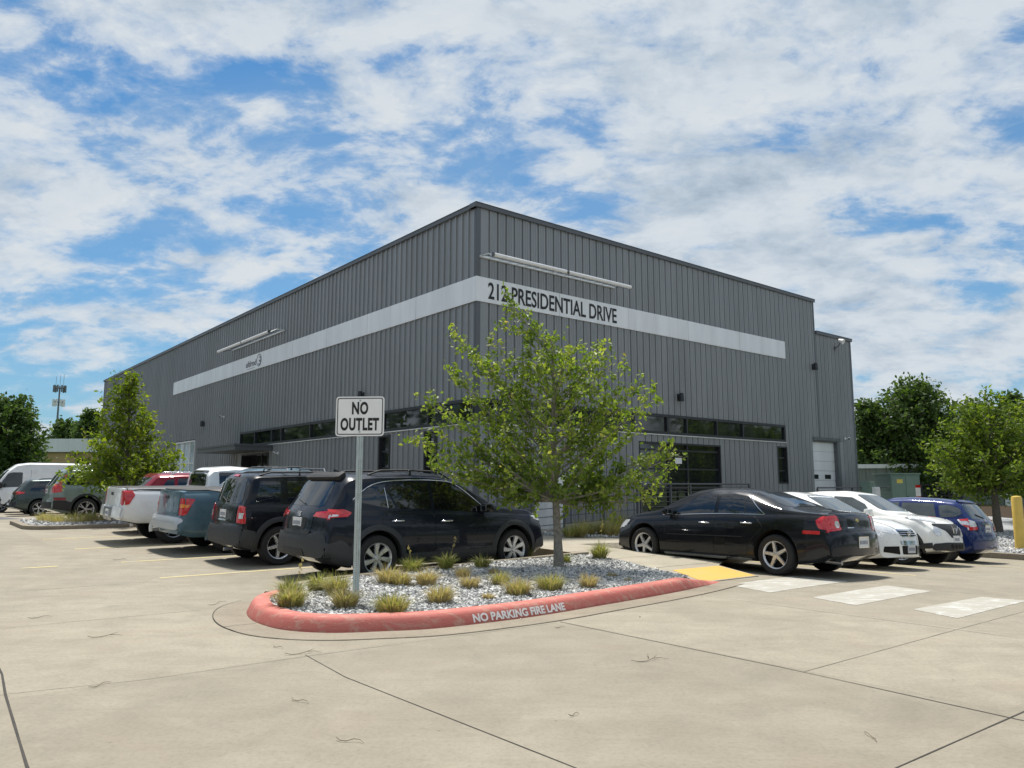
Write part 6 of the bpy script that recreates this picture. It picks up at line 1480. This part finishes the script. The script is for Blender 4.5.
clumps=[ # px of the foot, width, height, blades, dryness, stalks, label
(291,606,.34,.27,330,.45,6,'green and straw grass clump at the left tip of the island'),
(290,596,.28,.28,240,.22,4,'greener grass clump just behind the one at the left tip'),
(318,590,.26,.27,220,.25,3,'green grass clump between the left tip and the sign post'),
(337,594,.28,.30,260,.42,2,'half green grass clump left of the sign post, back row'),
(345,607,.30,.26,300,.62,0,'straw coloured grass clump at the foot of the sign post'),
(392,611,.42,.19,330,.36,2,'low wide green clump by the red curb, right of the post'),
(388,584,.36,.22,280,.72,0,'tawny clump just right of the sign post'),
(402,586,.26,.20,220,.60,0,'brown green clump behind the low wide clump'),
(412,574,.30,.26,240,.15,6,'green clump in front of the navy suv rear wheel'),
(427,586,.30,.22,240,.75,0,'straw clump in the middle of the gravel, left of centre'),
(440,602,.32,.20,300,.66,0,'straw and green clump near the red curb above the letter N'),
(446,572,.26,.24,200,.12,5,'small green clump by the back curb under the suv door'),
(463,579,.24,.17,170,.86,0,'pale dry clump in the middle of the gravel'),
(470,588,.28,.17,220,.78,0,'two tone dry clump behind the letter K'),
(482,571,.26,.20,190,.15,2,'small green clump by the back curb, middle'),
(494,576,.20,.10,120,.92,0,'flat dry clump beside the back curb'),
(500,585,.28,.18,220,.45,0,'green clump with dry edge above the word FIRE'),
(518,594,.36,.20,330,.60,0,'full yellow clump above the word FIRE by the curb'),
(488,598,.16,.08,110,.95,0,'tiny brown clump near the lettering'),
(550,589,.40,.20,330,.38,0,'wide green clump above the end of the lettering'),
(589,587,.24,.19,200,.88,0,'straw coloured clump right of the tree'),
(600,562,.26,.34,260,.10,10,'tall upright green clump at the island corner beside the sidewalk'),
(612,577,.20,.07,90,.97,0,'small dead brown clump near the sidewalk edge'),
(628,580,.14,.05,60,.97,0,'dark withered clump close to the red curb end'),
(566,566,.16,.18,110,.12,2,'small green clump right behind the tree trunk'),
(526,560,.28,.24,200,.14,3,'green clump by the navy suv front wheel'),
]
for k,(px,py,w,h,n,dry,st,lab) in enumerate(clumps):
    u,v=G_uv(px,py,.13); grass(u,v,ztop(u,v),lab,w*1.25,h*(1.08 if h>.24 else 1.3),int(n*1.6),dry+.06,100+k,1 if st>4 else 0)
for k,(u,v,w,h,n,dry,st,lab) in enumerate([(13.35,13.75,.6,.46,420,.42,0,'yellow green clump right of the tree trunk by the ramp'),(13.95,14.1,.7,.52,460,.38,3,'drooping green clump in the entrance bed'),(14.45,13.8,.9,.55,620,.46,4,'broad yellow clump in the entrance bed'),(15.35,14.3,.8,.72,640,.36,12,'tallest feathery clump in the entrance bed near the black sedan'),(12.95,13.7,.45,.35,260,.25,0,'small clump behind the tree trunk'),(15.0,13.5,.6,.4,380,.5,0,'low tan clump at the front of the entrance bed')]):
    grass(u,v,zwalk(u,v)+.02,lab,w,h,n,dry,200+k,st,group='feathery grasses in the entrance bed')
for k,(px,py,w,h,n,dry,lab) in enumerate([(46,520,1.0,.32,300,.55,'left dry grass clump on the far island'),(58,521,1.0,.30,300,.5,'second dry grass clump on the far island'),(80,521,1.1,.36,320,.45,'middle green clump on the far island'),(96,520,1.1,.38,320,.5,'clump below the sage suv wheel on the far island'),(110,519,.9,.3,260,.55,'right clump on the far island')]):
    u,v=G_uv(px,py,.16); grass(u,v,.15,lab,w,h,n,dry,300+k,0,group='dry grasses on the far island')
# ================================================================ BACKGROUND AND SMALL THINGS
# low tan building with a white parapet, far left
def far_shop():
    x,y,z=ray(40,441,90); x2,_,_=ray(86,441,90); g=gz(x,y); r=empty('low_building',((x+x2)/2,90,g)); tag(r,'low tan shop building with a white roof band far behind the left tree','building')
    mb=MB(); mb.box(x,x2+8,90,102,g-1,z-1.35); keep(mb.build('wall',mat('tan_wall',(.46,.33,.17),.8,var=.08,vscale=.7)),r)
    mb=MB(); mb.box(x-.4,x2+8.4,89.6,102.4,z-1.3,z+.25); keep(mb.build('parapet','white_trim'),r)
    mb=MB(); mb.box(x+.3,x+.75,89.55,89.95,g-1,z-1.35); keep(mb.build('downspout','white_trim'),r)
    mb=MB(); mb.box(x+3,x+4.6,89.93,89.99,g+.3,g+2.3); keep(mb.build('window','glass'),r)
far_shop()
def mast():
    x,y,z=ray(59.5,381,260); x0,_,_=ray(56.5,430,260); g=0; r=empty('antenna_mast',(x0,260,0)); tag(r,'tall slim antenna mast with two tiers of antennas far behind the trees','antenna mast')
    M_=mat('mast_steel',(.16,.17,.18),.5,.5,var=.1); zb=ray(58,402,260)[2]; zt=ray(58,388,260)[2]
    mb=MB(); mb.tube([(x0,260,0),(x0,260,z-3.0)],[.5,.24],8); keep(mb.build('pole','mast_steel'),r)
    mb=MB()
    for dx in (-1.4,0,1.2): mb.tube([(x0+dx,260,zt-.5),(x0+dx,260,z+2.0+dx*.3)],.05,4)
    keep(mb.build('whip_antenna','mast_steel'),r)
    for zz,w,nm in ((zt,1.8,'platform'),(zb,1.7,'platform')):
        mb=MB()
        for a in range(3):
            c,s_=math.cos(a*2.094),math.sin(a*2.094); mb.tube([(x0,260,zz),(x0+c*w,260+s_*w,zz)],.14,5)
            c2,s2=math.cos((a+1)*2.094),math.sin((a+1)*2.094); mb.tube([(x0+c*w,260+s_*w,zz),(x0+c2*w,260+s2*w,zz)],.12,5)
        keep(mb.build(nm,'mast_steel'),r)
        mb=MB()
        for a in range(9):
            an=a*.7; mb.box(x0+math.cos(an)*w-.22,x0+math.cos(an)*w+.22,260+math.sin(an)*w-.12,260+math.sin(an)*w+.12,zz-1.5,zz+.9 if nm else zz)
        keep(mb.build('panel_antenna','mast_steel' if zz==zt else 'white_trim'),r)
mast()
# long metal shed on the right
def shed():
    a=Vector(ray(853,463,50)); b=Vector(ray(1100,458,46)); d=(b-a); L=math.hypot(d.x,d.y); dx,dy=d.x/L,d.y/L; nx,ny=dy,-dx
    zt=a.z-.25; r=empty('metal_shed',(a.x,a.y,-.5)); tag(r,'long grey green ribbed metal shed with a pale roof edge beyond the row','shed')
    T=lambda l,o,z:(a.x+dx*l+nx*o,a.y+dy*l+ny*o,z)
    mb=MB(); ribbed(mb,T,-4,L+10,-.8,zt,pitch=.61); keep(mb.build('wall','shed_panel'),r)
    mb=MB(); mb.add([T(-4,.0,zt+.05),T(L+10,.0,zt+.05),T(L+10,-10,zt+1.0),T(-4,-10,zt+1.0)],[(0,1,2,3)]); keep(mb.build('roof','white_trim'),r)
    mb=MB(); mb.box(-4,L+10,-.3,.14,zt-.1,zt+.16,T=T); keep(mb.build('gutter','white_trim'),r)
    mb=MB(); l0=L*.62; mb.box(l0,l0+.5,.02,.12,-.2,zt-.9,T=T); keep(mb.build('downspout','white_trim'),r)
shed()
# green utility enclosure
mat('utility_green',(.17,.25,.205),.55,var=.08,vscale=3)
def enclosure():
    c=Vector(ray(892,500,32)); g=gz(c.x,c.y); z1=ray(892,473,32)[2]; r=empty('utility_enclosure',(c.x,c.y,g),R(5)); tag(r,'large pale green electrical enclosure behind the white crossover','electrical cabinet')
    h=z1-g; mb=MB(); mb.box(0,1.28,0,1.28,0,h-.06); mb.build('cabinet_body','utility_green',r,bevel=.02)
    mb=MB(); mb.box(-.04,1.32,-.04,1.32,h-.06,h); mb.build('lid','utility_green',r)
    for k in (0,1):
        mb=MB(); mb.box(.03+k*.62,.63+k*.62,-.018,-.002,.15,h-.15); mb.build('door','utility_green',r)
    mb=MB(); mb.box(.68,.72,-.05,-.018,h*.45,h*.6); mb.build('handle','railing_paint',r)
    mb=MB(); mb.box(.25,.5,-.024,-.019,h-.42,h-.26); mb.build('warning_label',mat('label_yellow',(.75,.6,.12),.5,var=.05),r)
    # small cabinets around it
    for px,py,w,hh,m,lab in ((878,487,.5,1.0,'white_plastic','small pale grey meter cabinet left of the green enclosure'),(872,481,.45,1.3,'utility_green','narrow dark green box left of the green enclosure')):
        p=Vector(ray(px,py,30.5)); g2=gz(p.x,p.y); zt=p.z; o=empty('meter_cabinet' if m=='white_plastic' else 'junction_box',(p.x,p.y,g2),HU+R(9)); tag(o,lab,'cabinet')
        mb=MB(); mb.box(-w/2,w/2,0,.4,.0,zt-g2); mb.build('cabinet_body',m,o,bevel=.02); mb=MB(); mb.box(-w/2+.04,w/2-.04,-.015,-.002,.2,zt-g2-.08); mb.build('door',m,o)
        mb=MB(); mb.box(w/2-.12,w/2-.08,-.03,-.015,(zt-g2)*.6,(zt-g2)*.75); mb.build('latch','railing_paint',o)
enclosure()
def marker():
    p=Vector(ray(917,485,29)); g=gz(p.x,p.y); o=empty('marker_post',(p.x,p.y,g)); tag(o,'short post with a red and white warning panel in front of the green enclosure','marker post')
    mb=MB(); mb.tube([(0,0,0),(0,0,p.z-g)],.04,8); mb.build('post','white_plastic',o)
    mb=MB(); mb.box(-.09,.09,-.06,-.04,p.z-g-.1,p.z-g+.0); mb.box(-.09,.09,-.06,-.04,p.z-g-.55,p.z-g-.42); mb.build('red_band','red_lens',o)
    mb=MB(); mb.box(-.09,.09,-.058,-.042,p.z-g-.42,p.z-g-.1); mb.build('panel','white_plastic',o)
    mb=MB(); mb.box(-.11,.11,-.064,-.04,p.z-g-.75,p.z-g-.56); mb.build('yellow_band','label_yellow',o)
marker()
# dark open fence between the cabinets and the right tree
def fence():
    a=Vector(ray(921,484,31)); b=Vector(ray(960,484,30)); g=gz(a.x,a.y); d=b-a; L=math.hypot(d.x,d.y); r=empty('mesh_fence',(a.x,a.y,g)); tag(r,'black square mesh fence right of the green enclosure','fence')
    T=lambda l,o,z:(a.x+d.x/L*l,a.y+d.y/L*l+o,z)
    for l in (0,L): mb=MB(); mb.box(l-.04,l+.04,-.04,.04,g-.1,a.z,T=T); keep(mb.build('post','frame_dark'),r)
    mb=MB(); mb.box(0,L,-.03,.03,a.z-.05,a.z,T=T)
    keep(mb.build('top_rail','frame_dark'),r)
    mb=MB(); 
    for k in range(1,10): mb.box(L*k/10-.01,L*k/10+.01,-.01,.01,g,a.z-.05,T=T)
    for k in range(8): mb.box(0,L,-.012,.012,g+.2+k*.22,g+.22+k*.22,T=T)
    keep(mb.build('mesh_panel','frame_dark'),r)
fence()
# yellow bollard
def bollard():
    x,y,_=ray(1020.5,546,22); g=gz(x,y)+.12; zt=ray(1018,496,22)[2]; r=empty('bollard',(x,y,g)); tag(r,'thick yellow steel bollard at the right edge of the gravel bed','bollard')
    h=zt-g; mb=MB(); mb.lathe([(0,-.1),(.135,-.1),(.135,h-.05),(.115,h-.012),(.07,h),(0,h+.005)],24); mb.build('bollard_post',mat('bollard_yellow',(.68,.47,.10),.55,var=.08,vscale=4),r,smooth=40)
    mb=MB(); mb.lathe([(.135,.0),(.22,.0),(.23,.05),(.135,.06)],24); mb.build('footing','gutter_concrete',r,smooth=40)
bollard()
# fallen twigs on the concrete
random.seed(5)
mat('twig',(.20,.165,.12),.9,var=.3,vscale=30)
for px,py,l,ang,lab in [(300,702,.16,-.6,'small bent twig on the concrete in the foreground'),(303,654,.30,.05,'straight pale twig below the island'),(278,648,.14,-.7,'short forked twig left of the long twig'),(100,686,.14,.9,'curled twig near the bottom left joint'),(650,661,.34,.05,'long thin twig on the concrete right of the joint'),(648,657,.10,1.1,'short twig crossing the long thin twig'),(640,618,.02,.2,'tiny dark stone on the concrete below the lettering'),(217,604,.26,1.1,'curved twig at the gutter left of the island'),(350,742,.18,-.4,'pale twig near the bottom of the picture'),(800,577,.5,.6,'dark curved twig lying across the first white stripe'),(120,560,.24,.1,'dark twig in the lane beside the parked cars'),(40,618,.2,.4,'small twig at the left by the lane'),(560,628,.12,.1,'short twig at the pavement joint'),(870,737,.12,1.3,'little twig in the right foreground'),(105,637,.3,.05,'thin twig left of the island'),(574,716,.08,.3,'leaf stem fragment in the foreground')]:
    u,v=G_uv(px,py,0); x,y=P(u,v); z=gz(x,y)+.008; pts=[]
    for k in range(6):
        t=k/5-.5; pts.append((x+l*t*math.cos(ang)+.12*l*math.sin(t*5)*-math.sin(ang),y+l*t*math.sin(ang)*1.5+.12*l*math.sin(t*5)*math.cos(ang)*1.5,z+.006*math.sin(t*9)+.004))
    mb=MB(); mb.tube(pts,[.002,.003,.003,.0025,.002,.001],5)
    if l>.2: 
        m_=Vector(pts[3]); mb.tube([m_,m_+Vector((.2*l*math.cos(ang+.8),.3*l*math.sin(ang+.8),.01))],[.003,.0015],4)
    o=mb.build('twig','twig'); tag(o,lab,'twig','twigs fallen on the concrete')
# trees across the street behind the photographer (seen only in the glass)
rng=np.random.default_rng(77); cen=[];val=[]
for k in range(46):
    a=R(128+268*(k+.5)/46+rng.uniform(-2,2)); d=rng.uniform(46,60); cx_,cy_=d*math.cos(a),d*math.sin(a); h=rng.uniform(9,14); n=700
    q=rng.normal(size=(n,3)); q/=np.linalg.norm(q,axis=1)[:,None]; q*=rng.random(n)[:,None]**.4*np.array([4.2,4.2,h*.5]); cen.append(q+np.array([cx_,cy_,h*.52])); val.append(np.clip(rng.normal(size=n)*.2+.4,0,1))
ob=leaves_mesh('wooded_edge',np.concatenate(cen),.3,.85,np.concatenate(val),rng,None,'leaf_dark'); tag(ob,'row of dark trees across the street','trees',kind='stuff')
